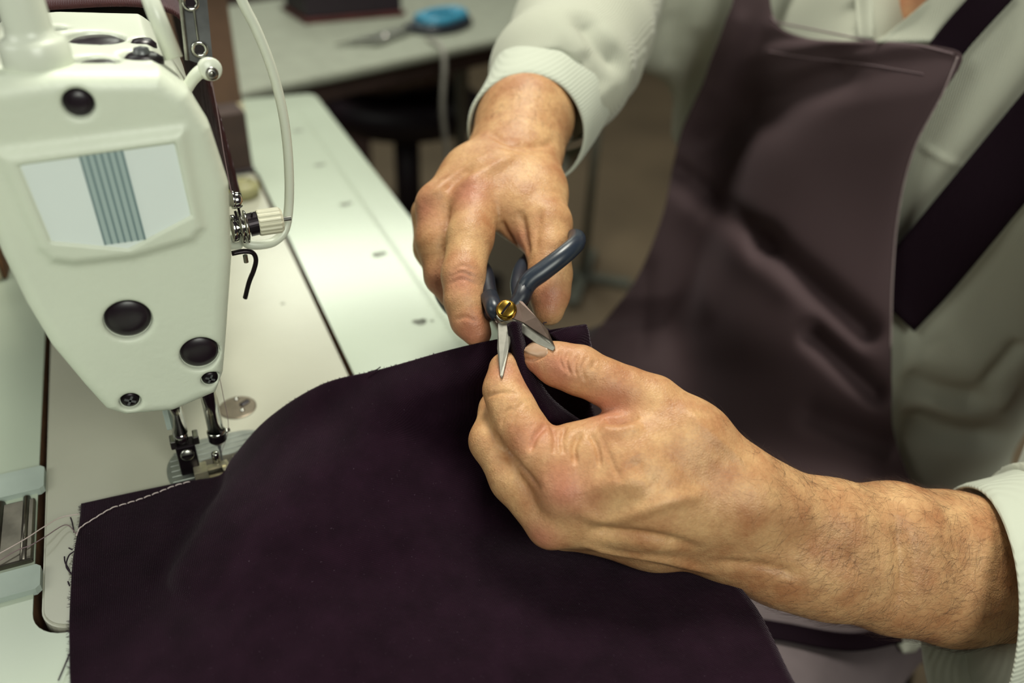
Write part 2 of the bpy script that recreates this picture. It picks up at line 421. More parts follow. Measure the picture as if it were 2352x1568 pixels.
M['print'] = mat('faded_grey_print', (0.22, 0.24, 0.19), 0.5, noise=0.35, nscale=300)
M['print_faint'] = mat('very_faded_print', (0.42, 0.47, 0.37), 0.4, noise=0.2, nscale=300)

def skin_material():
    m = bpy.data.materials.new('skin'); m.use_nodes = True; nt = m.node_tree; b = nt.nodes['Principled BSDF']
    tc = nt.nodes.new('ShaderNodeTexCoord')
    n = nt.nodes.new('ShaderNodeTexNoise'); n.inputs['Scale'].default_value = 55; n.inputs['Detail'].default_value = 6; n.inputs['Roughness'].default_value = 0.6
    nt.links.new(tc.outputs['Object'], n.inputs['Vector'])
    r = nt.nodes.new('ShaderNodeValToRGB')
    r.color_ramp.elements[0].position = 0.33; r.color_ramp.elements[0].color = (0.42, 0.190, 0.082, 1)
    r.color_ramp.elements[1].position = 0.66; r.color_ramp.elements[1].color = (0.63, 0.375, 0.178, 1)
    nt.links.new(n.outputs['Fac'], r.inputs['Fac'])
    at = nt.nodes.new('ShaderNodeAttribute'); at.attribute_name = 'flush'
    mx = nt.nodes.new('ShaderNodeMix'); mx.data_type = 'RGBA'
    nt.links.new(at.outputs['Fac'], mx.inputs[0]); nt.links.new(r.outputs['Color'], mx.inputs[6]); mx.inputs[7].default_value = (0.46, 0.165, 0.105, 1)
    n4 = nt.nodes.new('ShaderNodeTexNoise'); n4.inputs['Scale'].default_value = 600; n4.inputs['Detail'].default_value = 3
    nt.links.new(tc.outputs['Object'], n4.inputs['Vector'])
    mm = nt.nodes.new('ShaderNodeMix'); mm.data_type = 'RGBA'; mm.blend_type = 'MULTIPLY'; mm.inputs[0].default_value = 0.28
    nt.links.new(mx.outputs[2], mm.inputs[6]); nt.links.new(n4.outputs['Color'], mm.inputs[7])
    r4 = nt.nodes.new('ShaderNodeValToRGB'); r4.color_ramp.elements[0].position = 0.3; r4.color_ramp.elements[0].color = (0.55, 0.5, 0.45, 1); r4.color_ramp.elements[1].position = 0.6
    nt.links.new(n4.outputs['Fac'], r4.inputs['Fac']); nt.links.new(r4.outputs['Color'], mm.inputs[7])
    nt.links.new(mm.outputs[2], b.inputs['Base Color'])
    b.inputs['Roughness'].default_value = 0.48; b.inputs['Specular IOR Level'].default_value = 0.4
    b.inputs['Subsurface Weight'].default_value = 0.12; b.inputs['Subsurface Radius'].default_value = (1.0, 0.35, 0.2); b.inputs['Subsurface Scale'].default_value = 0.003
    v = nt.nodes.new('ShaderNodeTexVoronoi'); v.feature = 'DISTANCE_TO_EDGE'; v.inputs['Scale'].default_value = 750
    nt.links.new(tc.outputs['Object'], v.inputs['Vector'])
    n2 = nt.nodes.new('ShaderNodeTexNoise'); n2.inputs['Scale'].default_value = 260; n2.inputs['Detail'].default_value = 5
    nt.links.new(tc.outputs['Object'], n2.inputs['Vector'])
    ad = nt.nodes.new('ShaderNodeMath'); ad.operation = 'MULTIPLY_ADD'; ad.inputs[1].default_value = 0.5
    nt.links.new(v.outputs['Distance'], ad.inputs[0]); nt.links.new(n2.outputs['Fac'], ad.inputs[2])
    bp = nt.nodes.new('ShaderNodeBump'); bp.inputs['Strength'].default_value = 0.36; bp.inputs['Distance'].default_value = 0.0012
    nt.links.new(ad.outputs[0], bp.inputs['Height']); nt.links.new(bp.outputs['Normal'], b.inputs['Normal'])
    return m
M['skin'] = skin_material()
# ------------------------------------------------------------------ setting
def struct(name, bm, m):
    o = obj(name, bm, m); o['kind'] = 'structure'; return o
bm = bmesh.new(); add_box(bm, (0.8, 1.5, -0.80), (7.0, 7.0, 0.1)); struct('floor', bm, M['floor'])
bm = bmesh.new(); add_box(bm, (0.8, 5.05, 0.6), (7.0, 0.1, 2.8)); struct('wall_back', bm, M['wall'])

# ------------------------------------------------------------------ sewing table with a cut-out for the machine bed
table = thing('sewing_table', 'white laminate sewing table with a cut-out around the machine bed', 'table')
BX0, BX1, BY0, BY1 = -0.0905, 0.0875, -0.0840, 0.4330
def rrect(x0, x1, y0, y1, r, n=8):
    P = []
    for cx, cy, a0 in ((x1 - r, y1 - r, 0), (x0 + r, y1 - r, 90), (x0 + r, y0 + r, 180), (x1 - r, y0 + r, 270)):
        for k in range(n + 1):
            a = math.radians(a0 + 90 * k / n); P.append((cx + r * math.cos(a), cy + r * math.sin(a)))
    return P
def plate_with_hole(outer, holes, z0, z1):
    bm = bmesh.new(); es = []
    for lp in [outer] + holes:
        vs = [bm.verts.new((x, y, z1)) for x, y in lp]
        es += [bm.edges.new((vs[i], vs[(i + 1) % len(vs)])) for i in range(len(vs))]
    bmesh.ops.triangle_fill(bm, edges=es, use_beauty=True)
    bmesh.ops.recalc_face_normals(bm, faces=bm.faces[:])
    if bm.faces[0].normal.z < 0: bmesh.ops.reverse_faces(bm, faces=bm.faces[:])
    r = bmesh.ops.extrude_face_region(bm, geom=bm.faces[:])
    bmesh.ops.translate(bm, vec=(0, 0, z0 - z1), verts=[e for e in r['geom'] if isinstance(e, bmesh.types.BMVert)])
    bmesh.ops.recalc_face_normals(bm, faces=bm.faces[:])
    return bm
def tabletop(name, outer, holes, z0, z1, mtop, mside, parent, lip=0.0012):
    bm = plate_with_hole(outer, holes, z0, z1 - lip)
    side = obj('core_board', bm, mside, parent)
    bm = plate_with_hole(outer, holes, z1 - lip, z1)
    return obj(name, bm, mtop, parent)
GAP = 0.0035
top = tabletop('table_top', rrect(-0.36, 0.200, -0.36, 0.664, 0.012),
               [rrect(BX0 - GAP, BX1 + GAP, BY0 - GAP, BY1 + GAP, 0.017)], -0.038, 0.0, M['laminate'], M['edge_wood'], table)
bm = bmesh.new()
add_box(bm, (0.20075, 0.152, -0.0195), (0.0015, 1.0, 0.037)); obj('front_edge_band', bm, M['laminate'], table)
for lx, ly in ((-0.32, -0.31), (-0.32, 0.62), (0.15, 0.62)):
    bm = bmesh.new(); add_box(bm, (lx, ly, -0.395), (0.04, 0.03, 0.71), bev=0.003); add_box(bm, (lx, ly, -0.742), (0.06, 0.05, 0.014), bev=0.003)
    obj('leg', bm, M['pole'], table)
for k, (mx_, my_) in enumerate([(685, 300), (735, 378), (795, 468), (872, 583)]):     # worn ruler numerals, past reading
    bm = bmesh.new(); p = PZ(mx_, my_, 0.0004)
    add_lathe(bm, [(0, 0), (0.0042, 0), (0.0035, 0.0003), (0, 0.0003)], (p[0] - 0.002, p[1], 0.0001), (0, 0, 1), 10)
    add_lathe(bm, [(0, 0), (0.0030, 0), (0.0024, 0.0002), (0, 0.0002)], (p[0] + 0.0035, p[1] + 0.001, 0.0001), (0, 0, 1), 10)
    obj('ruler_mark', bm, M['print'], table)
bm = bmesh.new(); p = PZ(966, 740, 0.0)
for dx, dy, r in ((0, 0, 0.0042), (-0.003, 0.002, 0.003), (0.0025, 0.0015, 0.003), (0.0085, -0.001, 0.0016)):
    add_lathe(bm, [(0, 0), (r, 0), (r * 0.8, 0.0002), (0, 0.0002)], (p[0] + dx, p[1] + dy, 0.0001), (0, 0, 1), 10)
obj('ruler_mark', bm, M['print'], table)
bm = bmesh.new()
for k in range(170):
    y = 0.0 + k * 0.0036
    add_box(bm, (0.1695, y, 0.0001), (0.0045 if k % 5 else 0.008, 0.0007, 0.0002))
t_ = obj('ruler_ticks', bm, M['print_faint'], table); t_['kind'] = 'stuff'

# ------------------------------------------------------------------ sewing machine
mach = thing('sewing_machine', 'white industrial lockstitch sewing machine set into the table', 'sewing machine')
OUT = [(-.0377, .0715), (-.0171, .0682), (.0030, .0735), (.0075, .0830), (.0115, .1010), (.0205, .1440), (.0243, .1780), (.0207, .2035), (.0150, .2180), (.0060, .2262),
       (-.0300, .2290), (-.0520, .2280), (-.0620, .2200), (-.0660, .1950), (-.0640, .1600), (-.0615, .1370), (-.0575, .1150), (-.0500, .0920), (-.0445, .0770)]
def scaled(poly, s, dx=0, dz=0):
    c = np.mean(poly, 0); return [((x - c[0]) * s + c[0] + dx, (z - c[1]) * s + c[1] + dz) for x, z in poly]
# face plate
F = Field((-.072, -.045, .060), (.030, -.005, .235), 0.0007)
X, Y, Z = F.xyz((slice(None),) * 3)
d2 = sd_poly(X, Z, OUT)
F.D = extr(d2 - 0.001, Y, -.0350, -.0125, 0.0075).astype(np.float32)
BO = [(-.0540, .2025), (-.0500, .1640), (-.0470, .1580), (-.0400, .1555), (-.0180, .1545), (.0060, .1585), (.0105, .1630), (.0105, .2045)]
F.D = smin(F.D, extr(sd_poly(X, Z, BO), Y, -.0378, -.0200, 0.0030), 0.005)
BI = [(-.0490, .1985), (-.0462, .1660), (-.0190, .1580), (.0078, .1690), (.0070, .2008)]
F.D = smax(F.D, -extr(sd_poly(X, Z, BI), Y, -.0500, -.0367, 0.0006), 0.0010)
PLUG = [(-.0239, .2184, .0056), (-.0263, .1228, .0098), (-.0002, .0985, .0088), (-.0342, .0798, .0046), (.0020, .0828, .0042)]
for hx, hz, hr in PLUG:
    rr = np.sqrt((X - hx) ** 2 + (Z - hz) ** 2) - hr
    F.D = smax(F.D, -np.maximum(rr, np.abs(Y + .0350) - .004), 0.0022)
V, Q = surface_nets(F)
face = link('face_plate', mesh_vq('face_plate', V, Q), M['enamel'], mach, True)
for hx, hz, hr in PLUG[:3]:
    bm = bmesh.new(); add_lathe(bm, [(0, 0.0026), (hr * 0.45, 0.0025), (hr * 0.8, 0.0018), (hr * 0.97, 0.0004), (hr * 0.97, 0)], (hx, -.0311, hz), (0, -1, 0), 40)
    obj('rubber_plug', bm, M['rubber'], face, True)
for hx, hz, hr in PLUG[3:]:
    bm = bmesh.new(); add_lathe(bm, [(0, 0.0022), (hr * 0.55, 0.002), (hr * 0.85, 0.0012), (hr * 0.9, 0)], (hx, -.0311, hz), (0, -1, 0), 28)
    s = obj('face_screw', bm, M['black_metal'], face, True)
    bm = bmesh.new()
    for a in (0.5, 0.5 + math.pi / 2):
        add_box(bm, (hx, -.0333, hz), (hr * 1.1, 0.0005, hr * 0.22), Matrix.Rotation(a, 4, 'Y'))
    obj('screw_slot', bm, M['dark_steel'], face)
# badge: flat film panel in the recess, with a band of printed lines
yb = -.0365
bm = bmesh.new(); add_prism(bm, [(x, yb, z) for x, z in scaled(BI, 0.985)], (0, -.0005, 0)); obj('badge_panel', bm, M['badge'], face)
tA, tB, bA, bB = PY(180, 353, yb), PY(282, 340, yb), PY(240, 561, yb), PY(336, 548, yb)
def lerp(a, b, t): return a + (b - a) * t
def band_quad(u0, u1, yy, th):
    P = [lerp(tA, tB, u0), lerp(tA, tB, u1), lerp(bA, bB, u1), lerp(bA, bB, u0)]
    P = [np.array([p[0], yy, p[2]]) for p in P]
    b = bmesh.new(); add_prism(b, P, (0, -th, 0)); return b
obj('badge_band', band_quad(0.0, 1.0, yb - .0004, .0003), M['badge_band'], face)
for k in range(7):
    u = k / 6 * 0.94
    obj('badge_line', band_quad(u, u + 0.045, yb - .0006, .0003), M['badge_line'], face)
# head casting behind the face plate
F = Field((-.070, -.015, .060), (.030, .095, .232), 0.0015)
X, Y, Z = F.xyz((slice(None),) * 3)
F.D = extr(sd_poly(X, Z, scaled(OUT, 0.985)), Y, -.0120, .0880, 0.006).astype(np.float32)
F.D = smin(F.D, extr(sd_poly(X, Z, [(-.05, .14), (.015, .14), (.015, .21), (-.05, .21)]), Y, .06, .10, 0.01), 0.01)
for (x, y), r in (((-.0155, .0337), .0125), ((-.0155, -.0050), .0085), ((.0036, .0286), .0055), ((.0020, .0040), .0080), ((-.0310, .0514), .0050)):
    rr = np.sqrt((X - x) ** 2 + (Y - y) ** 2) - r
    F.D = smax(F.D, -np.maximum(rr, np.abs(Z - .2285) - .006), 0.0015)
V, Q = surface_nets(F); V = relax(V, Q, 1)
head = link('head_casting', mesh_vq('head_casting', V, Q), M['enamel_smooth'], mach, True)
for (x, y), r in (((-.0155, .0337), .0125), ((-.0155, -.0050), .0085), ((.0036, .0286), .0055), ((.0020, .0040), .0080), ((-.0310, .0514), .0050)):
    bm = bmesh.new(); add_lathe(bm, [(0, .0045), (r * .7, .004), (r * 1.02, .002), (r * 1.02, 0)], (x, y, .2215), (0, 0, 1), 28)
    obj('oil_plug', bm, M['rubber'], head, True)
bm = bmesh.new(); add_lathe(bm, [(0, 0.003), (0.003, 0.002), (0.0035, 0)], (.002, .004, .2258), (0, 0, 1), 18); obj('plug_screw', bm, M['dark_steel'], head, True)
# arm, pillar, bed
bm = bmesh.new(); add_box(bm, (-.020, .235, .175), (.068, .30, .085), bev=.014, seg=4); obj('machine_arm', bm, M['enamel_smooth'], mach, True)
bm = bmesh.new(); add_box(bm, (-.022, .370, .108), (.085, .105, .214), bev=.014, seg=4); obj('pillar', bm, M['enamel_smooth'], mach, True)
bm = bmesh.new(); add_lathe(bm, [(0, 0), (.030, 0), (.052, .006), (.055, .015), (.052, .024), (.030, .028), (.012, .034), (0, .034)], (-.02, .424, .175), (0, 1, 0), 40); obj('handwheel', bm, M['rubber'], mach, True)
bm = plate_with_hole(rrect(BX0, BX1, BY0, BY1, 0.0145), [], -.030, 0.0)
bmesh.ops.bevel(bm, geom=[e for e in bm.edges if e.calc_face_angle(0) > 1.2 and all(abs(v.co.z) < 1e-6 for v in e.verts)], offset=0.0012, segments=3, affect='EDGES')
bed = obj('machine_bed', bm, M['bed'], mach)
# round cover with slot and two pins
bm = bmesh.new(); add_lathe(bm, [(0, .0006), (.0106, .0006), (.0112, .0003), (.0112, 0)], (.0153, .0500, .0002), (0, 0, 1), 48); cov = obj('cover_disc', bm, M['disc'], bed)
bm = bmesh.new(); add_box(bm, (.0200, .0520, .0011), (.0065, .0030, .0006), Matrix.Rotation(0.55, 4, 'Z'), .0008); obj('disc_slot', bm, M['rubber'], bed)
for dx, dy in ((.0160, .0575), (.0175, .0450)):
    bm = bmesh.new(); add_lathe(bm, [(0, .0018), (.0009, .0016), (.0015, .0003), (.0015, 0)], (dx, dy, .0007), (0, 0, 1), 14); obj('disc_pin', bm, M['chrome'], bed, True)
bm = bmesh.new(); p = PZ(650, 697, 0); add_lathe(bm, [(0, .0003), (.0013, .0002), (.0016, 0)], (p[0], p[1], .0001), (0, 0, 1), 12); obj('paint_chip', bm, M['print'], bed)
# grooved slide plate round the needle
bm = bmesh.new()
P = rrect(-.0295, .0330, -.0210, .0262, .0225, 14)
add_prism(bm, [(x, y, 0.0) for x, y in P], (0, 0, .0011)); slide = obj('slide_plate', bm, M['slide'], bed)
for k in range(9):
    y = -.014 + k * .0045
    L = .058 - max(0, abs(y - .0026) - .012) * 1.8
    bm = bmesh.new(); add_box(bm, (.0018, y, .00125), (L, .0021, .0006), bev=.0002, seg=1); obj('slide_rib', bm, M['slide'], bed)
bm = bmesh.new(); add_prism(bm, [(x, y, .0011) for x, y in rrect(-.012, .014, -.010, .006, .003)], (0, 0, .0008)); obj('throat_plate', bm, M['bronze'], bed)
# needle bar, clamp, needle

bm = bmesh.new(); add_cyl(bm, (0, 0, .024), (0, 0, .085), .0042, n=32); nb = obj('needle_bar', bm, M['chrome'], mach, True)
bm = bmesh.new(); add_lathe(bm, [(0, 0), (.0026, 0), (.0048, .0028), (.0048, .0078), (.0044, .0084), (0, .0084)], (0, 0, .0165), (0, 0, 1), 32); obj('needle_clamp', bm, M['black_metal'], nb)
bm = bmesh.new(); add_lathe(bm, [(.0044, 0), (.0050, .0004), (.0050, .0012), (.0044, .0016)], (0, 0, .0240), (0, 0, 1), 32); add_cyl(bm, (.004, .001, .0225), (.0070, .002, .0225), .0012, n=12); obj('clamp_ring', bm, M['chrome'], nb, True)
bm = bmesh.new(); add_lathe(bm, [(0, 0), (.0003, .002), (.00055, .006), (.00055, .013), (.0009, .014), (.0009, .018), (0, .018)], (0, 0, -.001), (0, 0, 1), 12); obj('needle', bm, M['dark_steel'], nb, True)
# presser bar, foot
px_ = -.0178
bm = bmesh.new(); add_cyl(bm, (px_, 0, .030), (px_, 0, .085), .0040, n=28); add_cyl(bm, (px_, 0, .020), (px_, 0, .031), .0034, n=28); pb = obj('presser_bar', bm, M['chrome'], mach, True)
bm = bmesh.new(); add_box(bm, (px_ - .0040, .0010, .0420), (.0040, .006, .016), bev=.0006); obj('bar_guide', bm, M['hinge_grey'], pb)
bm = bmesh.new(); add_box(bm, (px_ + .0008, -.0005, .0130), (.0100, .0085, .0200), bev=.0008); obj('foot_shank', bm, M['black_metal'], pb)
for dx in (-.0055, .0062):
    bm = bmesh.new(); add_box(bm, (px_ + .0008 + dx, -.0005, .0245), (.0030, .0070, .0055), bev=.0006); obj('shank_lug', bm, M['steel'], pb)
bm = bmesh.new(); add_lathe(bm, [(0, .0016), (.0026, .0014), (.0036, .0006), (.0036, 0)], (px_ + .001, -.0048, .0175), (0, -1, .25), 28); obj('shank_screw', bm, M['steel'], pb, True)
bm = bmesh.new(); add_box(bm, (px_ + .001, -.0067, .0178), (.0062, .0006, .0009)); obj('screw_slot', bm, M['black_metal'], pb)
bm = bmesh.new(); add_box(bm, (-.0120, -.0060, .0062), (.0072, .0085, .0030), bev=.0005); add_box(bm, (-.0120, -.0100, .0040), (.0072, .0012, .0074), bev=.0004)
add_box(bm, (-.0040, -.0045, .0045), (.0110, .0028, .0022), bev=.0004); add_box(bm, (.0010, -.0050, .0036), (.0045, .0085, .0016), Matrix.Rotation(.2, 4, 'Z'), .0004)
obj('presser_foot', bm, M['foot'], pb)
bm = bmesh.new(); add_cyl(bm, (-.0030, -.0020, .0045), (-.0030, -.0020, .0120), .0021, n=20, bev=.0004); obj('foot_pin', bm, M['chrome'], pb, True)
bm = bmesh.new(); add_box(bm, (.0075, -.0035, .0040), (.0060, .0070, .0016), Matrix.Rotation(-.35, 4, 'Z'), .0004); obj('foot_toe', bm, M['foot'], pb)
# finger guard: long curved flat bar on the operator side
GP = [PY(x, y, Y) for x, y, Y in ((520, -90, .035), (555, 0, .033), (590, 70, .032), (625, 160, .031), (650, 260, .030), (662, 360, .028), (664, 460, .025), (655, 525, .021), (632, 553, .018), (600, 562, .016), (570, 560, .016), (552, 543, .018))]
bm = bmesh.new(); add_tube(bm, catmull(GP, 70), .0030, 14, flat=0.8); obj('finger_guard', bm, M['enamel_smooth'], mach, True)
bm = bmesh.new(); p = PY(552, 556, .016); add_cyl(bm, (p[0] - .012, .020, p[2]), (p[0] + .001, .018, p[2]), .0045, n=20, bev=.001); obj('guard_boss', bm, M['enamel_smooth'], mach, True)
# tension assembly
def axis_x(px, py, Y): return PY(px, py, Y)

c = axis_x(572, 520, .012)
bm = bmesh.new(); add_lathe(bm, [(0, 0), (.0062, 0), (.0068, .001), (.0068, .003), (.0035, .004), (.0035, .0042), (.0080, .0046), (.0084, .0056), (.0055, .0062), (.0050, .0066), (.0084, .0072), (.0080, .0082), (.003, .009), (.003, .018), (0, .018)], (c[0] - .0090, c[1], c[2]), (1, 0, 0), 36)
tn = obj('tension_discs', bm, M['chrome'], mach, True)
kc = axis_x(592, 512, .012)
bm = bmesh.new(); prof = []
n_ = 64
for (r, z) in [(0, 0), (.0062, 0), (.0066, .0006), (.0066, .0108), (.0052, .0122), (0, .0126)]: prof.append((r, z))
rings = []
for r, z in prof:
    if r == 0: rings.append([bm.verts.new((kc[0] + z, kc[1], kc[2]))])
    else: rings.append([bm.verts.new((kc[0] + z, kc[1] + r * (1 - (0.06 if k % 4 < 2 and .0002 < z < .0115 else 0)) * math.cos(2 * math.pi * k / n_), kc[2] + r * (1 - (0.06 if k % 4 < 2 and .0002 < z < .0115 else 0)) * math.sin(2 * math.pi * k / n_))) for k in range(n_)])
for a, b in zip(rings[:-1], rings[1:]):
    for k in range(n_):
        k2 = (k + 1) % n_
        if len(a) == 1: bm.faces.new((a[0], b[k], b[k2]))
        elif len(b) == 1: bm.faces.new((a[k], b[0], a[k2]))
        else: bm.faces.new((a[k], b[k], b[k2], a[k2]))
bmesh.ops.recalc_face_normals(bm, faces=bm.faces[:])
obj('tension_knob', bm, M['knob'], tn)
bm = bmesh.new(); add_cyl(bm, (kc[0] - .0045, kc[1], kc[2] - .0005), (kc[0] + .0002, kc[1], kc[2]), .0058, n=32); obj('knob_collar', bm, M['black_metal'], tn)
bm = bmesh.new(); add_cyl(bm, (kc[0] + .012, kc[1], kc[2]), (kc[0] + .0165, kc[1], kc[2]), .0012, n=12); obj('tension_stem', bm, M['steel'], tn)
bm = bmesh.new()
a = [(kc[0] - .0075 + .00045 * k, kc[1] + .0050 * math.cos(k * .9), kc[2] - .0005 + .0050 * math.sin(k * .9)) for k in range(22)]
add_tube(bm, a, .00045, 6); obj('tension_spring', bm, M['steel'], tn, True)
c2 = axis_x(540, 458, .012)
bm = bmesh.new(); add_lathe(bm, [(0, 0), (.0028, 0), (.0028, .0075), (.0040, .0080), (.0042, .0115), (.0034, .0130), (0, .0132)], (c2[0] - .0100, c2[1], c2[2]), (1, 0, -.05), 28); add_lathe(bm, [(.0043, 0), (.0046, .0006), (.0043, .0012)], (c2[0] - .0015, c2[1], c2[2]), (1, 0, -.05), 28); obj('thread_stud', bm, M['chrome'], mach, True)
for q0, q1 in (((548, 480), (553, 500)), ((540, 485), (545, 505)), ((578, 488), (577, 530))):
    bm = bmesh.new(); add_tube(bm, [PY(*q0, .010), PY(*q1, .010)], .0006, 8); obj('check_spring', bm, M['black_metal'], tn)
bm = bmesh.new(); add_tube(bm, catmull([PY(x, y, .008) for x, y in ((532, 582), (560, 577), (580, 580), (588, 596), (583, 620), (572, 648), (563, 684))], 26), .0017, 10, flat=.7); obj('thread_hook', bm, M['black_metal'], mach, True)
bm = bmesh.new(); p = PY(563, 586, .010); add_cyl(bm, p, (p[0], p[1], p[2] - .004), .0012, n=10); obj('hook_screw', bm, M['steel'], mach)
# take-up cover bar with two eyelets, white thread guide, thread pin, white post on top
b0, b1 = PY(440, -60, .030), PY(460, 140, .030)
bm = bmesh.new()
ax_ = (b1 - b0); up_ = ax_ / np.linalg.norm(ax_)
rot = Matrix(((1, 0, up_[0]), (0, 1, up_[1]), (0, 0, up_[2]))).to_4x4()
w = .0055
add_prism(bm, [b0 + (-w, 0, 0), b0 + (w, 0, 0), b1 + (w, 0, 0), b1 + (w * .2, 0, -.002), b1 + (-w, 0, .001)], (0, .004, 0)); tk = obj('takeup_cover', bm, M['dark_steel'], mach)
bm = bmesh.new(); add_tube(bm, [b0 + (-w, -.0005, 0), b1 + (-w, -.0005, .001)], .0010, 8); obj('cover_rim', bm, M['steel'], tk)
bm = bmesh.new(); add_tube(bm, [b0 + (-.001, -.0002, 0), b1 + (.0005, -.0002, .006)], .0006, 8); obj('cover_rib', bm, M['steel'], tk)
for (ex, ey) in ((437, 5), (458, 112)):
    e = PY(ex, ey, .0295); bm = bmesh.new()
    add_tube(bm, [(e[0] + .0029 * math.cos(a), e[1] - .0006, e[2] + .0029 * math.sin(a)) for a in np.linspace(0, 2 * math.pi, 24, endpoint=False)], .0009, 8, closed=True); obj('eyelet', bm, M['chrome'], tk, True)
    bm = bmesh.new(); add_cyl(bm, (e[0], e[1] - .0004, e[2]), (e[0], e[1] + .001, e[2]), .0024, n=18); obj('eyelet_hole', bm, M['rubber'], tk)
hk = catmull([PY(x, y, .012) for x, y in ((425, 212), (440, 185), (458, 166), (476, 158))], 16)
bm = bmesh.new(); add_tube(bm, hk, np.linspace(.0030, .0038, 16), 14, flat=.8); add_lathe(bm, [(0, 0), (.0046, 0), (.0050, .001), (.0050, .005), (.0040, .006), (0, .006)], hk[-1] + np.array([.0005, .002, -.0005]), (0.15, -1, .2), 24); tg = obj('thread_guide', bm, M['enamel_smooth'], mach, True)
bm = bmesh.new(); add_lathe(bm, [(.0012, .0003), (.0028, .0002), (.0028, 0)], hk[-1] + np.array([.0013, -.0045, -.0010]), (0.15, -1, .2), 20); add_lathe(bm, [(0, 0), (.0013, 0), (.0013, .0002), (0, .0002)], hk[-1] + np.array([.0013, -.0043, -.0010]), (0.15, -1, .2), 16); obj('guide_eyelet', bm, M['steel'], tg, True)
p0, p1 = PY(395, 112, .000), PY(322, -60, .010)
bm = bmesh.new(); add_cyl(bm, p0 - np.array([0, 0, .004]), p1, .0038, .0034, n=20); obj('thread_pin', bm, M['enamel_smooth'], mach, True)
pc = np.array([-.0345, -.0170, .2250])
bm = bmesh.new(); add_lathe(bm, [(0, 0), (.0118, 0), (.0124, .001), (.0120, .0125), (.0108, .0140), (.0088, .0150), (.0082, .018), (.0080, .045), (.0060, .050), (.0056, .075), (0, .075)], pc, (-.03, 0, 1), 40); obj('spool_post', bm, M['enamel_smooth'], mach, True)
# hinge at the back edge of the bed
bm = bmesh.new(); add_box(bm, (-.1110, -.0150, .0004), (.0330, .0450, .0050), bev=.0008); hg = obj('hinge_block', bm, M['bronze'], mach)
for y, w_ in ((.0230, .0195), (-.0505, .0160)):
    bm = bmesh.new(); add_prism(bm, [(-.1500, y - w_ / 2, -.001), (-.0925, y - w_ / 2, -.001), (-.0905, y - w_ / 2 + .002, -.001), (-.0905, y + w_ / 2 - .002, -.001), (-.0925, y + w_ / 2, -.001), (-.1500, y + w_ / 2, -.001)], (0, 0, .0042))
    obj('hinge_bracket', bm, M['hinge_grey'], hg)
bm = bmesh.new(); add_cyl(bm, (-.0985, -.037, .0020), (-.0985, .0095, .0020), .0018, n=16); add_cyl(bm, (-.1110, -.037, .0016), (-.1110, .0095, .0016), .0026, n=16); obj('hinge_pin', bm, M['bronze'], hg, True)
# ------------------------------------------------------------------ the person: arms and hands from tapered limbs
def C_(*pts): return chain(list(pts))
L_palm = (C_((1690, 1150, .390, 84), (1490, 1120, .382, 84), (1300, 1122, .377, 64)) + C_((1700, 1190, .396, 82), (1500, 1180, .388, 74), (1266, 1202, .387, 56)) +
          C_((1700, 1238, .411, 86), (1500, 1225, .405, 70), (1296, 1212, .405, 48)) + C_((1690, 1230, .425, 66), (1500, 1210, .424, 56), (1335, 1200, .425, 42)) +
          C_((1690, 1115, .392, 86), (1590, 1015, .392, 80), (1500, 925, .393, 58)) + C_((1560, 1010, .388, 66), (1440, 1060, .381, 62), (1400, 1070, .380, 60)) +
          C_((1500, 1010, .389, 60), (1425, 1016, .386, 50)) + C_((1300, 1044, .384, 62), (1345, 1042, .385, 54), (1395, 1026, .386, 48)))
L_thumb = C_((1500, 925, .393, 60), (1440, 898, .393, 54), (1390, 878, .393, 52), (1330, 850, .394, 55), (1280, 836, .396, 49), (1238, 820, .398, 38))
L_index = C_((1300, 1122, .377, 66), (1248, 1045, .382, 62), (1192, 975, .389, 55), (1175, 935, .392, 51), (1158, 895, .396, 46), (1162, 848, .401, 40))
L_middle = C_((1266, 1202, .387, 56), (1182, 1098, .392, 55), (1130, 1012, .400, 50), (1145, 940, .413, 42), (1180, 885, .420, 36))
L_ring = C_((1296, 1212, .405, 48), (1200, 1112, .412, 48), (1150, 1032, .420, 44), (1165, 960, .430, 38), (1190, 920, .434, 33))
L_pinky = C_((1335, 1200, .425, 42), (1250, 1120, .432, 40), (1195, 1050, .438, 37), (1205, 1000, .444, 32), (1225, 980, .446, 29))
L_arm = (C_((1690, 1125, .395, 88), (1780, 1165, .401, 82), (1900, 1203, .410, 92), (2050, 1226, .421, 106), (2180, 1250, .432, 110), (2440, 1275, .455, 116)) +
         C_((1690, 1245, .406, 88), (1800, 1283, .410, 98), (1900, 1302, .415, 106), (2050, 1325, .425, 116), (2180, 1345, .435, 122), (2440, 1350, .458, 124)) +
         C_((1700, 1190, .418, 70), (1900, 1255, .432, 92), (2180, 1300, .452, 110), (2440, 1310, .475, 112)))
def build_hand(groups, palm, h, bump_lines):
    lo, hi = bounds([palm[0]] + [g for g, _ in groups])
    F = Field(lo, hi, h)
    add_group(F, palm[0], palm[1], 0.0)
    for g, k in groups: add_group(F, g, 0.004, k)
    return F
F = build_hand([(L_thumb, .006), (L_index, .0028), (L_middle, .0028), (L_ring, .0025), (L_pinky, .0025)], (L_palm + L_arm, .014), 0.00085, None)
V, Q = surface_nets(F); V = relax(V, Q, 1)
bv = bvh_of(V, Q); N = normals(V, Q)
def cp(*pts): return cast_poly(bv, pts)
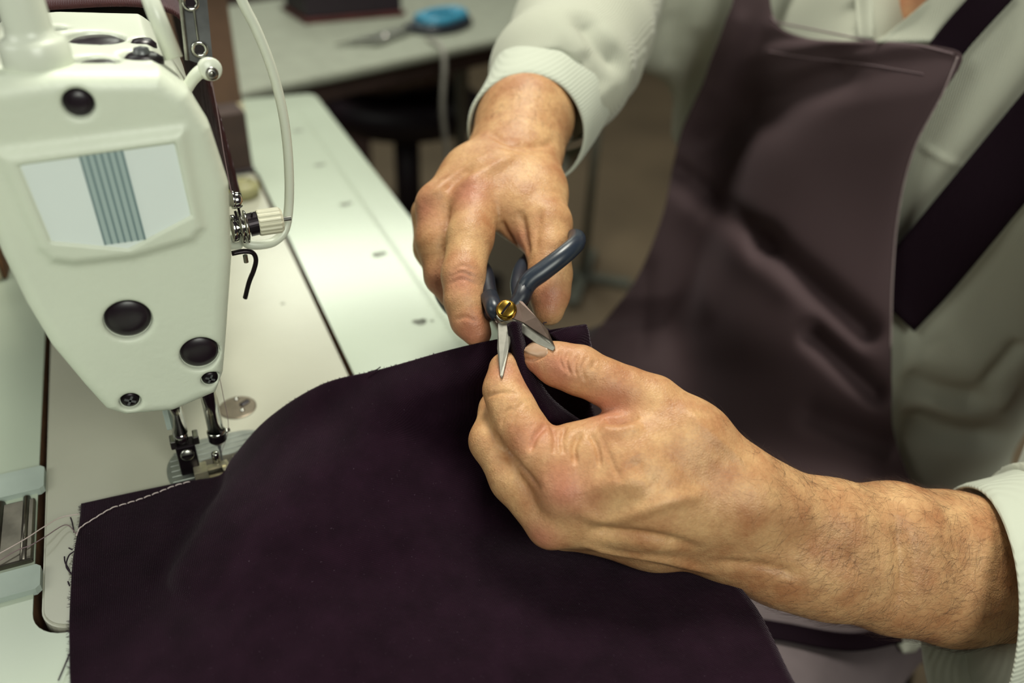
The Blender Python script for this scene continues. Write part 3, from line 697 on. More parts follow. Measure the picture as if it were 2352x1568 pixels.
LINES = [  # creases of the left hand: depth > 0 presses in, < 0 raises
    (cp((1131, 985), (1160, 1030), (1200, 1080), (1245, 1130)), .0022, .0022),
    (cp((1110, 912), (1150, 902), (1197, 905)), .0008, .0010),
    (cp((1262, 968), (1230, 1000), (1215, 1040)), .0018, .0016), (cp((1262, 968), (1275, 1005), (1270, 1045)), .0010, .0012),
    (cp((1335, 990), (1318, 1025), (1322, 1070)), .0020, .0015), (cp((1300, 975), (1290, 1010), (1296, 1045)), .0010, .0012), (cp((1352, 990), (1372, 1030), (1378, 1080)), .0012, .0013),
    (cp((1385, 962), (1420, 965), (1470, 955)), .0030, .0020), (cp((1372, 985), (1420, 990), (1480, 978)), -.0016, .0030), (cp((1385, 1005), (1400, 1050), (1430, 1110)), .0008, .0013),
    (cp((1290, 800), (1285, 825), (1300, 855)), .0008, .0008), (cp((1310, 803), (1300, 830), (1312, 865)), .0010, .0008), (cp((1332, 808), (1320, 838), (1325, 870)), .0009, .0008), (cp((1350, 815), (1338, 845), (1345, 880)), .0007, .0008), (cp((1368, 824), (1358, 850)), .0006, .0008),
    (cp((1200, 822), (1220, 826), (1245, 818), (1260, 806)), .0010, .0008),
    (cp((1180, 935), (1160, 950), (1150, 985)), .0006, .0010), (cp((1205, 920), (1185, 945), (1175, 990)), .0006, .0010),
    (cp((1340, 1218), (1420, 1225), (1500, 1235), (1620, 1262)), .0026, .0034), (cp((1330, 1250), (1420, 1268), (1540, 1288), (1660, 1322)), -.0016, .0030),
    (cp((1300, 1160), (1380, 1190), (1450, 1180), (1540, 1150), (1640, 1130)), -.0016, .0036), (cp((1330, 1120), (1420, 1110), (1520, 1100)), -.0010, .0045),
    (cp((1450, 1050), (1480, 1090), (1520, 1120)), .0012, .0040),
    (cp((1560, 930), (1640, 1000), (1720, 1070)), -.0010, .0030),
    (cp((2060, 1180), (2070, 1260), (2075, 1340), (2060, 1420)), .0022, .0040), (cp((1930, 1250), (1990, 1330), (2010, 1400)), .0010, .0045),
    (cp((1620, 1290), (1750, 1300), (1850, 1325)), .0014, .0030)]
V = carve(V, N, [(P_, d_ * 1.15, s_) for P_, d_, s_ in LINES])
# skin flush (redder knuckles and finger ends)
FL = [(PD(1295, 1130, .365), .013), (PD(1235, 1010, .378), .010), (PD(1395, 930, .385), .013), (PD(1290, 850, .386), .012), (PD(1225, 860, .392), .010), (PD(1246, 1228, .378), .009), (PD(1395, 985, .385), .010), (PD(1160, 860, .393), .007)]
def flush(V, pts):
    f = np.zeros(len(V))
    for p, s in pts: f = np.maximum(f, np.exp(-(np.linalg.norm(V - p, axis=1) / s) ** 2))
    return f * .75
LV, LQ, LF = V, Q, flush(V, FL)
bvL = bvh_of(LV, LQ)

R_palm = (C_((1205, 335, .502, 70), (1150, 400, .478, 66), (1098, 462, .456, 56)) + C_((1180, 338, .508, 66), (1085, 405, .484, 62), (1010, 472, .464, 54)) +
          C_((1165, 348, .518, 60), (1075, 420, .500, 52), (990, 492, .486, 44)) + C_((1150, 355, .526, 54), (1060, 430, .518, 46), (1000, 510, .508, 38)) +
          C_((1228, 345, .498, 60), (1238, 440, .468, 56), (1256, 515, .449, 53)) + C_((1150, 440, .466, 56), (1190, 490, .458, 50), (1222, 540, .452, 38)) +
          C_((1180, 420, .474, 60), (1200, 470, .462, 56)))
R_index = C_((1098, 462, .456, 57), (1080, 545, .440, 52), (1064, 632, .428, 48), (1066, 690, .425, 44), (1078, 735, .424, 41), (1096, 765, .424, 33))
R_middle = C_((1010, 472, .464, 55), (1004, 555, .457, 48), (1018, 635, .453, 41), (1045, 672, .452, 36), (1075, 690, .450, 30))
R_ring = C_((990, 492, .486, 44), (992, 570, .480, 40), (1022, 640, .474, 36), (1060, 668, .470, 30))
R_pinky = C_((1000, 510, .508, 38), (1005, 570, .502, 34), (1030, 620, .496, 30), (1060, 640, .492, 26))
R_thumb = C_((1256, 515, .449, 55), (1260, 570, .442, 51), (1264, 630, .435, 48), (1262, 675, .432, 45), (1260, 712, .430, 36))
R_arm = C_((1190, 345, .502, 86), (1212, 275, .522, 96), (1240, 215, .552, 96), (1290, 120, .605, 94), (1380, -45, .735, 100)) + C_((1160, 345, .510, 66), (1190, 275, .53, 80), (1240, 200, .565, 86), (1380, -45, .745, 96))
F = build_hand([(R_thumb, .006), (R_index, .0028), (R_middle, .0028), (R_ring, .0025), (R_pinky, .0025)], (R_palm + R_arm, .012), 0.0011, None)
V, Q = surface_nets(F); V = relax(V, Q, 1)
bv = bvh_of(V, Q); N = normals(V, Q)
LINES = [
    (cp((1150, 505), (1165, 535), (1195, 575)), .0016, .0020), (cp((1195, 480), (1205, 540), (1215, 590)), .0020, .0024),
    (cp((1030, 640), (1060, 625), (1095, 640)), .0007, .0012), (cp((1028, 655), (1060, 640), (1098, 655)), .0006, .0012), (cp((1035, 625), (1062, 610), (1095, 622)), .0006, .0012),
    (cp((1040, 735), (1070, 728), (1100, 740)), .0006, .0012),
    (cp((1060, 425), (1120, 390), (1190, 350)), -.0016, .0036), (cp((975, 462), (1050, 400), (1130, 350)), -.0016, .0034), (cp((1020, 440), (1090, 385)), .0010, .0030),
    (cp((1120, 300), (1170, 330), (1240, 335), (1280, 320)), .0012, .0026), (cp((1130, 330), (1190, 345), (1260, 350)), .0008, .0022),
    (cp((1240, 470), (1235, 530), (1228, 580)), .0010, .0022)]
V = carve(V, N, [(P_, d_ * 1.15, s_) for P_, d_, s_ in LINES])
FL = [(PD(1075, 440, .442), .012), (PD(965, 475, .45), .012), (PD(1062, 640, .416), .010), (PD(1085, 770, .416), .012), (PD(1190, 560, .445), .010), (PD(1260, 680, .42), .010), (PD(1000, 660, .445), .010)]
RV, RQ, RF = V, Q, flush(V, FL)

# torso, neck and head under the clothes (coarser grid; the arms run up inside the sleeves)
v3 = lambda *a: np.array(a, float)
shL, shR = v3(.640, -.085, .215), v3(.640, .280, .225)
elL, elR = PD(2604, 1305, .475), PD(1400, -70, .770)
torso = [('e', v3(.615, .10, .09), v3(.092, .155, .19)), ('e', v3(.600, .10, -.09), v3(.105, .150, .15)), ('e', v3(.610, .10, -.22), v3(.115, .165, .10)),
         ('c', v3(.635, .10, .20), v3(.610, .10, .36), .062, .056), ('c', shL, v3(.63, .03, .22), .055, .06), ('c', shR, v3(.63, .17, .22), .055, .06),
         ('c', shL, elL, .050, .040), ('c', elL, PD(2440, 1310, .465), .040, .036), ('c', shR, elR, .050, .040), ('c', elR, PD(1330, 50, .66), .040, .030)]
headp = [('e', v3(.585, .10, .475), v3(.098, .076, .105)), ('e', v3(.545, .10, .405), v3(.060, .055, .055)), ('c', v3(.487, .10, .462), v3(.468, .10, .440), .010, .013),
         ('e', v3(.585, .024, .455), v3(.020, .008, .032)), ('e', v3(.585, .176, .455), v3(.020, .008, .032)), ('c', v3(.492, .075, .388), v3(.492, .125, .388), .010, .010), ('c', v3(.496, .06, .492), v3(.496, .14, .492), .012, .012)]
lo, hi = bounds([torso, headp], .01)
F = Field(lo, hi, 0.005)
add_group(F, torso, .03, 0.0); add_group(F, headp, .012, .02)
for y in (.070, .130): add_group(F, [('e', v3(.487, y, .470), v3(.010, .014, .008))], 0.0, .006, True)
TV, TQ = surface_nets(F)
person = thing('person', 'man in a pale shirt and dark apron seated at the table snipping cloth with scissors', 'person')
Vall = np.concatenate([LV, RV, TV]); Qall = np.concatenate([LQ, RQ + len(LV), TQ + len(LV) + len(RV)])
me = mesh_vq('body', Vall, Qall)
atr = me.attributes.new('flush', 'FLOAT', 'POINT'); atr.data.foreach_set('value', np.concatenate([LF, RF, np.zeros(len(TV)) + .35]).astype(np.float32))
body = link('body', me, M['skin'], person, True)
# eyes, hair cap
for y in (.070, .130):
    bm = bmesh.new(); bmesh.ops.create_uvsphere(bm, u_segments=16, v_segments=10, radius=.0105); bmesh.ops.translate(bm, vec=(.5035, y, .468), verts=bm.verts[:]); e_ = obj('eye', bm, M['cream'], body, True)
    bm = bmesh.new(); add_lathe(bm, [(0, .0012), (.0035, .0008), (.0052, -.0006)], (.4932, y, .466), (-1, 0, -.25), 20); obj('iris', bm, M['hair'], body, True)
    F = Field((.47, y - .03, .44), (.53, y + .03, .50), .0015); add_group(F, [('e', v3(.5033, y, .468), v3(.0122, .0135, .0118))], 0, 0)
    X, Y, Z = F.xyz((slice(None),) * 3); F.D = smax(F.D, (.4665 - Z) + 0 * X * Y, .002).astype(np.float32); Ve, Qe = surface_nets(F); link('eyelid', mesh_vq('eyelid', Ve, Qe), M['skin'], body, True)
F = Field((.47, .00, .40), (.70, .20, .60), .005)
add_group(F, [('e', v3(.598, .10, .485), v3(.098, .081, .108))], 0, 0)
X, Y, Z = F.xyz((slice(None),) * 3); F.D = smax(F.D, (.525 - Z - (X - .54) * .9) + 0 * Y, .01).astype(np.float32)
V, Q = surface_nets(F); link('hair', mesh_vq('hair', V, Q), M['hair'], person, True)
# thumb nail laid on the skin
def patch(bvh, quad, nu, nv, off, flatten=0.0):
    G = np.zeros((nu, nv, 3)); q = np.array(quad, float)
    for i in range(nu):
        for j in range(nv):
            u, v = i / (nu - 1), j / (nv - 1)
            p = (1 - u) * (1 - v) * q[0] + u * (1 - v) * q[1] + u * v * q[2] + (1 - u) * v * q[3]
            bow = 4 * u * (1 - u)
            h, n = cast(bvh, p[0], p[1])
            G[i, j] = PD(p[0], p[1], .39) if h is None else h + n * off * (0.4 + .6 * bow)
    return G
G = patch(bvL, [(1203, 798), (1262, 800), (1250, 818), (1208, 822)], 10, 8, .0009)
# nail: rounded outline built from the patch in polar form
def nail(bvh, c, a, b, ang, off):
    bm = bmesh.new(); rings = []
    ca, sa = math.cos(ang), math.sin(ang)
    for k, s in enumerate((0.0, .4, .75, .95, 1.0)):
        ring = []
        for i in range(1 if k == 0 else 28):
            t = 2 * math.pi * i / 28; ux, uy = s * a * abs(math.cos(t)) ** .75 * math.copysign(1, math.cos(t)), s * b * abs(math.sin(t)) ** .75 * math.copysign(1, math.sin(t))
            x, y = c[0] + ca * ux - sa * uy, c[1] + sa * ux + ca * uy
            h, n = cast(bvh, x, y)
            if h is None: h, n = ring[-1].co, Vector((0, 0, 0))
            ring.append(bm.verts.new(Vector(h) + Vector(n) * (off if s < 1 else -.0003)))
        rings.append(ring)
    for i in range(28): bm.faces.new((rings[0][0], rings[1][i], rings[1][(i + 1) % 28]))
    for A, B in zip(rings[1:-1], rings[2:]):
        for i in range(28): bm.faces.new((A[i], B[i], B[(i + 1) % 28], A[(i + 1) % 28]))
    bmesh.ops.recalc_face_normals(bm, faces=bm.faces[:])
    return bm
nl = obj("thumbnail", nail(bvL, (1231, 800), 29, 18, .28, .0005), M["nail"], body, True)
# arm hair: fine strands lying along the forearm
def hairs(name, V, Q, sel, n, axis, lmin, lmax, rad):
    N = normals(V, Q); a, b, c, d = (V[Q[:, i]] for i in range(4)); fc = (a + b + c + d) / 4
    ids = np.where(sel(fc))[0]; pick = np.random.choice(ids, n)
    cu = bpy.data.curves.new(name, 'CURVE'); cu.dimensions = '3D'; cu.bevel_depth = rad; cu.bevel_resolution = 0
    for i in pick:
        p = fc[i]; nn = N[Q[i, 0]]
        t = axis + np.random.normal(0, .55, 3); t -= nn * (t @ nn); t /= np.linalg.norm(t)
        L = np.random.uniform(lmin, lmax); bend = np.cross(nn, t) * np.random.normal(0, .5)
        sp = cu.splines.new('POLY'); sp.points.add(3); lift = np.random.uniform(.10, .42)
        co = []
        for k in range(4):
            u = k / 3; q = p + L * u * t + L * u * u * .5 * bend + nn * (L * lift * u * (1.15 - .7 * u)) ; co += [*q, 1]
        sp.points.foreach_set('co', co); sp.points.foreach_set('radius', [1, .9, .7, .3])
    cu.materials.append(M['hair'])
    o = bpy.data.objects.new(name, cu); COL.objects.link(o); o.parent = person; o['kind'] = 'stuff'; return o
axL = PD(1700, 1190, .40) - PD(2200, 1300, .44); axL /= np.linalg.norm(axL)
x0, x1 = PD(1640, 1150, .395)[0], PD(2260, 1300, .44)[0]
def selL(fc): return (fc[:, 0] > x0) & (fc[:, 0] < x1) & (np.random.rand(len(fc)) < np.clip((fc[:, 0] - x0) / .045, .06, 1))
hairs('arm_hair', LV, LQ, selL, 4200, axL + v3(0, 0, -.5), .006, .013, .000034)
w0 = PD(1205, 290, .52)
axR = PD(1190, 345, .50) - PD(1290, 120, .605); axR /= np.linalg.norm(axR)
hairs('wrist_hair', RV, RQ, lambda fc: np.linalg.norm(fc - w0, axis=1) < .042, 450, axR, .005, .010, .000036)

# ------------------------------------------------------------------ shirt
cuffL0, cuffL1 = PD(2212, 1392, .437), PD(2362, 1352, .450)
sleeveL = [('c', lerp(cuffL0, cuffL1, .5), cuffL1, .0615, .0650), ('c', cuffL1, elL, .0650, .064), ('c', elL, shL, .064, .080)]
cuffR0 = PD(1210, 302, .520)
sleeveR = [('c', PD(1252, 235, .540), PD(1285, 175, .565), .0365, .042), ('c', PD(1285, 175, .565), PD(1335, 85, .62), .042, .048), ('c', PD(1335, 85, .62), elR, .048, .066), ('c', PD(1330, 165, .59), PD(1400, 168, .60), .028, .014),
           ('c', elR, lerp(elR, shR, .5) - v3(0, 0, .025), .070, .092), ('c', lerp(elR, shR, .5) - v3(0, 0, .025), shR, .092, .090), ('c', PD(1440, 60, .76), PD(1560, 90, .80), .040, .034)]
shirtT = [('c', PD(1640, 60, .80), PD(1615, 290, .84), .045, .030), ('e', v3(.608, .10, .09), v3(.118, .185, .215)), ('e', v3(.590, .10, -.09), v3(.135, .182, .175)), ('e', v3(.600, .10, -.22), v3(.14, .190, .11)),
          ('c', shL, v3(.63, .03, .215), .082, .085), ('c', shR, v3(.63, .17, .215), .082, .085), ('c', v3(.630, .10, .25), v3(.615, .10, .300), .085, .072)]
lo, hi = bounds([sleeveL, sleeveR, shirtT], .01)
F = Field(lo, hi, 0.0028)
add_group(F, shirtT, .05, 0.0); add_group(F, sleeveL, .02, .03); add_group(F, sleeveR, .02, .025)
X, Y, Z = F.xyz((slice(None),) * 3)
def halfspace_cut(c0, c1, r_in, length, kk=.001):        # open the cuff: flat end and a hollow
    ax = (c1 - c0) / np.linalg.norm(c1 - c0)
    sl = F.box(c0 - .12, c0 + .12, 0); x, y, z = F.xyz(sl)
    t = (x - c0[0]) * ax[0] + (y - c0[1]) * ax[1] + (z - c0[2]) * ax[2]
    r = np.sqrt(np.maximum((x - c0[0]) ** 2 + (y - c0[1]) ** 2 + (z - c0[2]) ** 2 - t * t, 0))
    cut = np.maximum(-np.maximum(t - 0, -1), 0)
    g = np.maximum(t - .0, r - .09)                         # everything in front of the hem
    near = (r < .085) & (t > -.075)
    D = F.D[sl]
    D = np.where(near, np.maximum(D, -t), D)
    inner = np.maximum(np.maximum(r - r_in, -t - .01), t - length)
    D = np.where((t > -.08), np.maximum(D, -inner), D)
    F.D[sl] = D.astype(np.float32)
nL = RM @ v3(1.0, -.12, .12); nL /= np.linalg.norm(nL)
axCL = (cuffL1 - cuffL0) / np.linalg.norm(cuffL1 - cuffL0)
axCR = PD(1275, 195, .560) - cuffR0; axCR /= np.linalg.norm(axCR)
nR = RM @ v3(.12, .42, -.90); nR /= np.linalg.norm(nR)
for c0, nn, ax, t0_ in ((cuffL0, nL, axCL, .030), (cuffR0, nR, axCR, .020)):
    cc = c0 + ax * t0_; sl = F.box(cc - .13, cc + .13, 0); x, y, z = F.xyz(sl)
    t = (x - cc[0]) * nn[0] + (y - cc[1]) * nn[1] + (z - cc[2]) * nn[2]
    r = np.sqrt(np.maximum((x - cc[0]) ** 2 + (y - cc[1]) ** 2 + (z - cc[2]) ** 2 - t * t, 0))
    F.D[sl] = np.where((r < .10) & (t > -.11), np.maximum(F.D[sl], -t), F.D[sl]).astype(np.float32)
def cuff(name, c0, ax, nn, upv, ra, rb, r1s, length, thick, parent, seed):
    u = np.array(upv) - nn * (np.array(upv) @ nn); u /= np.linalg.norm(u); w = np.cross(nn, u)
    rs = np.random.RandomState(seed); ph = rs.uniform(0, 6, 4); n = 72
    prof = [(1.0, 0.35, 1), (.75, .28, 1), (.5, .2, 1), (.25, .1, 1), (.06, .02, 1), (.0, .0, .7), (-.01, 0, .3), (.0, 0, 0), (.06, .02, 0), (.3, .1, 0), (.7, .25, 0)]
    G = np.zeros((len(prof), n + 1, 3))
    for i, (s, gr, o) in enumerate(prof):
        for k in range(n + 1):
            a = 2 * math.pi * k / n
            wob = 1 + .018 * math.sin(2 * a + ph[0]) + .014 * math.sin(3 * a + ph[1] + 3 * s) + .012 * math.sin(7 * a + ph[2] + 5 * s) * min(1, s * 2 + .2)
            k_ = (1 + (r1s - 1) * s) * wob
            G[i, k] = c0 + ax * (length * s) + u * ((ra * k_ - thick * (1 - o)) * math.cos(a)) + w * ((rb * k_ - thick * (1 - o)) * math.sin(a))
    return grid_mesh(name, G, M['cuff'], parent)
# open collar: a V cut at the front of the neck
sl = F.box((.40, 0, .05), (.72, .22, .45), 0); x, y, z = F.xyz(sl)
dz = z - .1800
wv = np.maximum(np.abs(y - .0795 - dz * .12) - dz * .72, x - .62)
F.D[sl] = smax(F.D[sl], -wv, .002).astype(np.float32)
neck = np.maximum(np.sqrt((x - .615) ** 2 + (y - .10) ** 2) - .062, .27 - z)
F.D[sl] = smax(F.D[sl], -neck, .004).astype(np.float32)
V, Q = surface_nets(F); V = relax(V, Q, 2)
N = normals(V, Q)
# folds: broad cloth ripples pressed along the normals
def ripple(V, N, seed, amp, freq, stretch):
    rs = np.random.RandomState(seed); s = np.zeros(len(V))
    for _ in range(7):
        k = rs.normal(0, 1, 3) * stretch; k = k / np.linalg.norm(k) * freq * rs.uniform(.6, 1.5)
        w = rs.normal(0, 1, 3) * freq * .35
        s += np.sin(V @ k + 1.3 * np.sin(V @ w + rs.uniform(0, 6)) + rs.uniform(0, 6))
    return V + N * (amp * s / 2.6)[:, None]
V = ripple(V, N, 3, .0030, 48, v3(1, 1, 1.6))
bvS = bvh_of(V, Q); N = normals(V, Q)
def cs(*p): return cast_poly(bvS, p)
V = carve(V, N, [(cs((1330, 20), (1380, 90), (1445, 165)), .009, .010), (cs((2060, 860), (2150, 900), (2300, 930)), .010, .012), (cs((2060, 950), (2180, 1000), (2352, 1010)), .012, .012), (cs((2100, 905), (2220, 935), (2340, 900)), -.006, .012),
    (cs((1600, 60), (1600, 150), (1570, 250)), .004, .012), (cs((1540, 20), (1545, 160)), .003, .010), (cs((2250, 900), (2320, 820), (2352, 780)), .005, .008), (cs((1260, 120), (1330, 150), (1400, 200)), .003, .010), (cs((1340, 110), (1375, 160), (1390, 215)), .003, .010),
    (cs((2110, 330), (2160, 360), (2215, 388)), -.0022, .0024), (cs((1960, 0), (1962, 40), (1965, 80)), .003, .009)])
shirt = link('shirt', mesh_vq('shirt', V, Q), M['shirt'], person, True)
bvS = bvh_of(V, Q)
cuff('cuff', cuffL0, axCL, nL, RM @ v3(0, 1, 0), .0655, .0610, 1.06, .070, .0026, shirt, 1)
cuff('cuff', cuffR0, axCR, nR, RM @ v3(0, 1, 0), .0365, .0390, 1.10, .050, .0024, shirt, 2)
def sheet(name, rows, m, off, nu, nv, parent, thick, fold=None, dfall=.72, smoothit=6, bvh=None, label=None):
    """cloth laid on the shirt: rows = [(y-ordered left and right outline points)]"""
    bvh = bvh or bvS
    Lp = catmull([(r[0][0], r[0][1], 0) for r in rows], nv)[:, :2]; Rp = catmull([(r[1][0], r[1][1], 0) for r in rows], nv)[:, :2]
    Dp = np.full((nu, nv), np.nan); px = np.zeros((nu, nv, 2))
    for j in range(nv):
        for i in range(nu):
            p = lerp(Lp[j], Rp[j], i / (nu - 1)); px[i, j] = p
            h, n = cast(bvh, *p)
            if h is not None: Dp[i, j] = (RM.T @ (h - CP))[2] * -1
    for j in range(nv):                     # carry the depth on where the sheet overhangs the body
        ok = np.where(~np.isnan(Dp[:, j]))[0]
        if len(ok) == 0: Dp[:, j] = np.nan; continue
        Dp[:, j] = np.interp(np.arange(nu), ok, Dp[ok, j])
    okr = np.where(~np.isnan(Dp[0]))[0]
    for i in range(nu): Dp[i] = np.interp(np.arange(nv), okr, Dp[i, okr])
    base = Dp.copy()
    for _ in range(smoothit):
        q = np.pad(Dp, 1, mode='edge'); Dp = (q[:-2, 1:-1] + q[2:, 1:-1] + q[1:-1, :-2] + q[1:-1, 2:]) / 4
        Dp = np.minimum(Dp, base + off * .3)
    G = np.zeros((nu, nv, 3))
    for i in range(nu):
        for j in range(nv):
            f = fold(px[i, j]) if fold else 0.0
            ou = off
            G[i, j] = PD(px[i, j, 0], px[i, j, 1], min(Dp[i, j] - ou + f, base[i, j] - .003))
    return grid_mesh(name, G, m, parent, thick)
def seg(p, a, b):
    a, b, p = np.array(a, float), np.array(b, float), np.array(p, float); ba = b - a; t = np.clip(((p - a) @ ba) / (ba @ ba), 0, 1)
    return np.linalg.norm(p - a - t * ba), t
APF = [((1560, 395), (1760, 560), .020, 30), ((1760, 560), (1990, 760), .020, 30), ((1870, 770), (2010, 900), .020, 26), ((1620, 330), (1760, 260), .015, 48), ((1760, 260), (1930, 170), .014, 40), ((1870, 950), (2030, 1010), .010, 36), ((1480, 620), (1470, 800), .008, 26), ((1700, 60), (1640, 200), -.006, 36), ((1600, 480), (1800, 640), -.007, 50)]
def apfold(p):
    s = 0.0
    for a, b, amp, w_ in APF:
        d, t = seg(p, a, b); s += amp * math.exp(-(d / w_) ** 2)
    return s
AR = [((1700, -60), (1790, -60)), ((1680, 20), (1768, 20)), ((1664, 75), (1800, 70)), ((1645, 130), (2000, 96)), ((1600, 235), (2185, 150)), ((1562, 310), (2140, 235)), ((1545, 385), (2100, 330)), ((1520, 500), (2065, 470)), ((1462, 640), (2050, 640)), ((1432, 760), (2048, 800)), ((1440, 900), (2048, 940)), ((1500, 1080), (2075, 1060)), ((1600, 1250), (2140, 1180)), ((1700, 1360), (2200, 1300))]
apron = None

# trousers: two thighs under the apron
trs = [('c', v3(.600, .20, -.245), v3(.24, .26, -.225), .098, .074), ('c', v3(.600, .01, -.250), v3(.26, -.155, -.235), .104, .080), ('c', v3(.24, .26, -.225), v3(.26, .27, -.70), .070, .055), ('c', v3(.26, -.155, -.235), v3(.28, -.16, -.70), .074, .055), ('e', v3(.615, .10, -.25), v3(.15, .195, .10))]
lo, hi = bounds([trs], .01); F = Field(lo, hi, .006); add_group(F, trs, .03, 0.0)
Vt, Qt = surface_nets(F); Vt = relax(Vt, Qt, 1); Nt = normals(Vt, Qt); Vt = ripple(Vt, Nt, 5, .004, 45, v3(1, 1, 1))
link('trousers', mesh_vq('trousers', Vt, Qt), M['trousers'], person, True)
bvT = bvh_of(np.concatenate([V, Vt]), np.concatenate([Q, Qt + len(V)]))
# apron bib: top edge follows the neckline curve, so build it as straps of outline rows
BIB = [((1690, -70), (1770, -70)), ((1684, 0), (1770, 10)), ((1668, 45), (1790, 62)), ((1650, 95), (1850, 88)), ((1632, 140), (1930, 96)), ((1615, 190), (2080, 100)), ((1590, 245), (2208, 124)), ((1566, 300), (2165, 215)), ((1546, 380), (2105, 330)),
       ((1520, 500), (2068, 470)), ((1462, 640), (2052, 620)), ((1390, 735), (2048, 760)), ((1345, 800), (2048, 880)), ((1350, 930), (2052, 990)), ((1440, 1090), (2085, 1090)), ((1580, 1240), (2125, 1170)), ((1700, 1330), (2180, 1250))]
apron = sheet('apron', BIB, M['apron'], .025, 120, 150, person, .0012, apfold, smoothit=60, bvh=bvT)
def strip_on(name, pts, width, m, off, parent, n=40, thick=.0012, bvh=None):
    P = catmull([(x, y, 0) for x, y in pts], n)[:, :2]; rows = []
    for i in range(n):
        t = P[min(i + 1, n - 1)] - P[max(i - 1, 0)]; t = t / np.linalg.norm(t); q = np.array([-t[1], t[0]]) * width / 2
        rows.append((tuple(P[i] - q), tuple(P[i] + q)))
    return sheet(name, rows, m, off, 10, n, parent, thick, smoothit=30, bvh=bvh)
dg = bpy.context.evaluated_depsgraph_get()
am = apron.data; aV = np.array([v.co[:] for v in am.vertices]); aQ = np.array([p.vertices[:] for p in am.polygons])
bvA = bvh_of(np.concatenate([V, aV]), np.concatenate([Q, aQ + len(V)]))
bvAp = bvh_of(aV, aQ)
def line_on(name, pts, m, off, rad, parent, n=60, bvh=None):
    P = []
    for x, y in catmull([(x, y, 0) for x, y in pts], n)[:, :2]:
        h, nn = cast(bvh or bvA, x, y)
        if h is None: continue
        P.append(PD(x, y, -(RM.T @ (h - CP))[2] - off))
    bm = bmesh.new(); add_tube(bm, P, rad, 6); return obj(name, bm, m, parent, True)
M['seam'] = mat('mauve_seam', (0.16, 0.11, 0.12), 0.7); M['apron_edge'] = mat('pale_apron_edge', (0.26, 0.20, 0.20), 0.7)
line_on('hem_stitching', [(1765, 118), (1850, 132), (1990, 148), (2120, 170)], M['seam'], .0012, .0004, apron, bvh=bvAp)
line_on('bib_edge', [(2200, 130), (2160, 225), (2100, 340), (2065, 480), (2050, 640), (2046, 800)], M['apron_edge'], .0010, .0006, apron, bvh=bvAp)
line_on('neck_edge', [(1772, 40), (1800, 66), (1870, 88), (1950, 95), (2010, 97), (2100, 103), (2190, 124)], M['seam'], .0010, .0007, apron, bvh=bvAp)
strip_on('side_strap', [(2040, 705), (2120, 620), (2220, 500), (2360, 330), (2480, 185), (2590, 50), (2650, -20)], 165, M['strap'], .006, person)
strip_on('neck_strap', [(2165, 125), (2200, 80), (2240, 35), (2300, -30)], 78, M['strap'], .008, person)
bvTr = bvh_of(Vt, Qt)
strip_on('apron_tie', [(1690, 1432), (1800, 1450), (1950, 1474), (2070, 1455)], 42, M['strap'], .006, person, bvh=bvTr)
sheet('shirt_tail', [((2055, 1440), (2150, 1430)), ((2058, 1470), (2130, 1465)), ((2075, 1500), (2100, 1495))], M['shirt'], .010, 12, 12, person, .0015, smoothit=20, bvh=bvT)
def ribbon_on(name, guide, width, m, off, parent, n=50, thick=.0014):
    P = catmull(guide, n); G = np.zeros((n, 6, 3)); S = []; Nn = []
    for p in P:
        h, nn, _, _ = bvS.find_nearest(Vector(p)); S.append(np.array(h)); Nn.append(np.array(nn))
    S = np.array(S); Nn = np.array(Nn)
    for _ in range(8): S[1:-1] = (S[:-2] + 2 * S[1:-1] + S[2:]) / 4; Nn[1:-1] = (Nn[:-2] + 2 * Nn[1:-1] + Nn[2:]) / 4
    for i in range(n):
        t = S[min(i + 1, n - 1)] - S[max(i - 1, 0)]; w_ = np.cross(t, Nn[i]); w_ /= np.linalg.norm(w_) + 1e-9
        for j in range(6): G[i, j] = S[i] + Nn[i] / np.linalg.norm(Nn[i]) * off + w_ * width * (j / 5 - .5)
    return grid_mesh(name, G, m, parent, thick)
def on_s(x, y):
    h, nn = cast(bvS, x, y); return h
ribbon_on('neck_strap', [on_s(2290, -20), v3(.585, .035, .300), v3(.635, .035, .318), v3(.690, .060, .28), v3(.72, .09, .22)], .024, M['strap'], .006, person)
ribbon_on('neck_strap', [on_s(1730, -50), v3(.575, .165, .300), v3(.635, .170, .318), v3(.690, .140, .28), v3(.72, .11, .22)], .028, M['apron'], .008, person)
sp0, sp1 = on_s(2560, 85), on_s(2640, -10)
ribbon_on('side_strap', [sp0 if sp0 is not None else v3(.56, -.06, .2), sp1 if sp1 is not None else v3(.585, -.06, .26), v3(.625, -.055, .31), v3(.68, -.03, .29), v3(.725, .02, .22), v3(.73, .07, .12)], .047, M['strap'], .0065, person, 70)
# collar flaps on both sides of the open neck
def flap(name, quad, off, parent):
    q = [np.array(p, float) for p in quad]
    rows = [((q[0]), (q[1])), (lerp(q[0], q[3], .5), lerp(q[1], q[2], .5)), (q[3], q[2])]
    return sheet(name, [(tuple(a), tuple(b)) for a, b in rows], M['shirt'], off, 14, 14, parent, .0016, smoothit=30)
flap('collar', [(2160, -20), (2260, -30), (2150, 96), (2012, 98)], .010, shirt)
flap('collar', [(1962, -20), (2004, -20), (2006, 92), (1972, 90)], .008, shirt)
for y in (.27, -.16):
    F = Field((.12, y - .06, -.76), (.34, y + .06, -.64), .005); add_group(F, [('c', v3(.30, y, -.715), v3(.17, y, -.722), .036, .030)], .02, 0.0)
    X, Y, Z = F.xyz((slice(None),) * 3); F.D = np.maximum(F.D, -.748 - Z + 0 * X * Y).astype(np.float32)
    Vs, Qs = surface_nets(F); link('shoe', mesh_vq('shoe', Vs, Qs), M['black'], person, True)

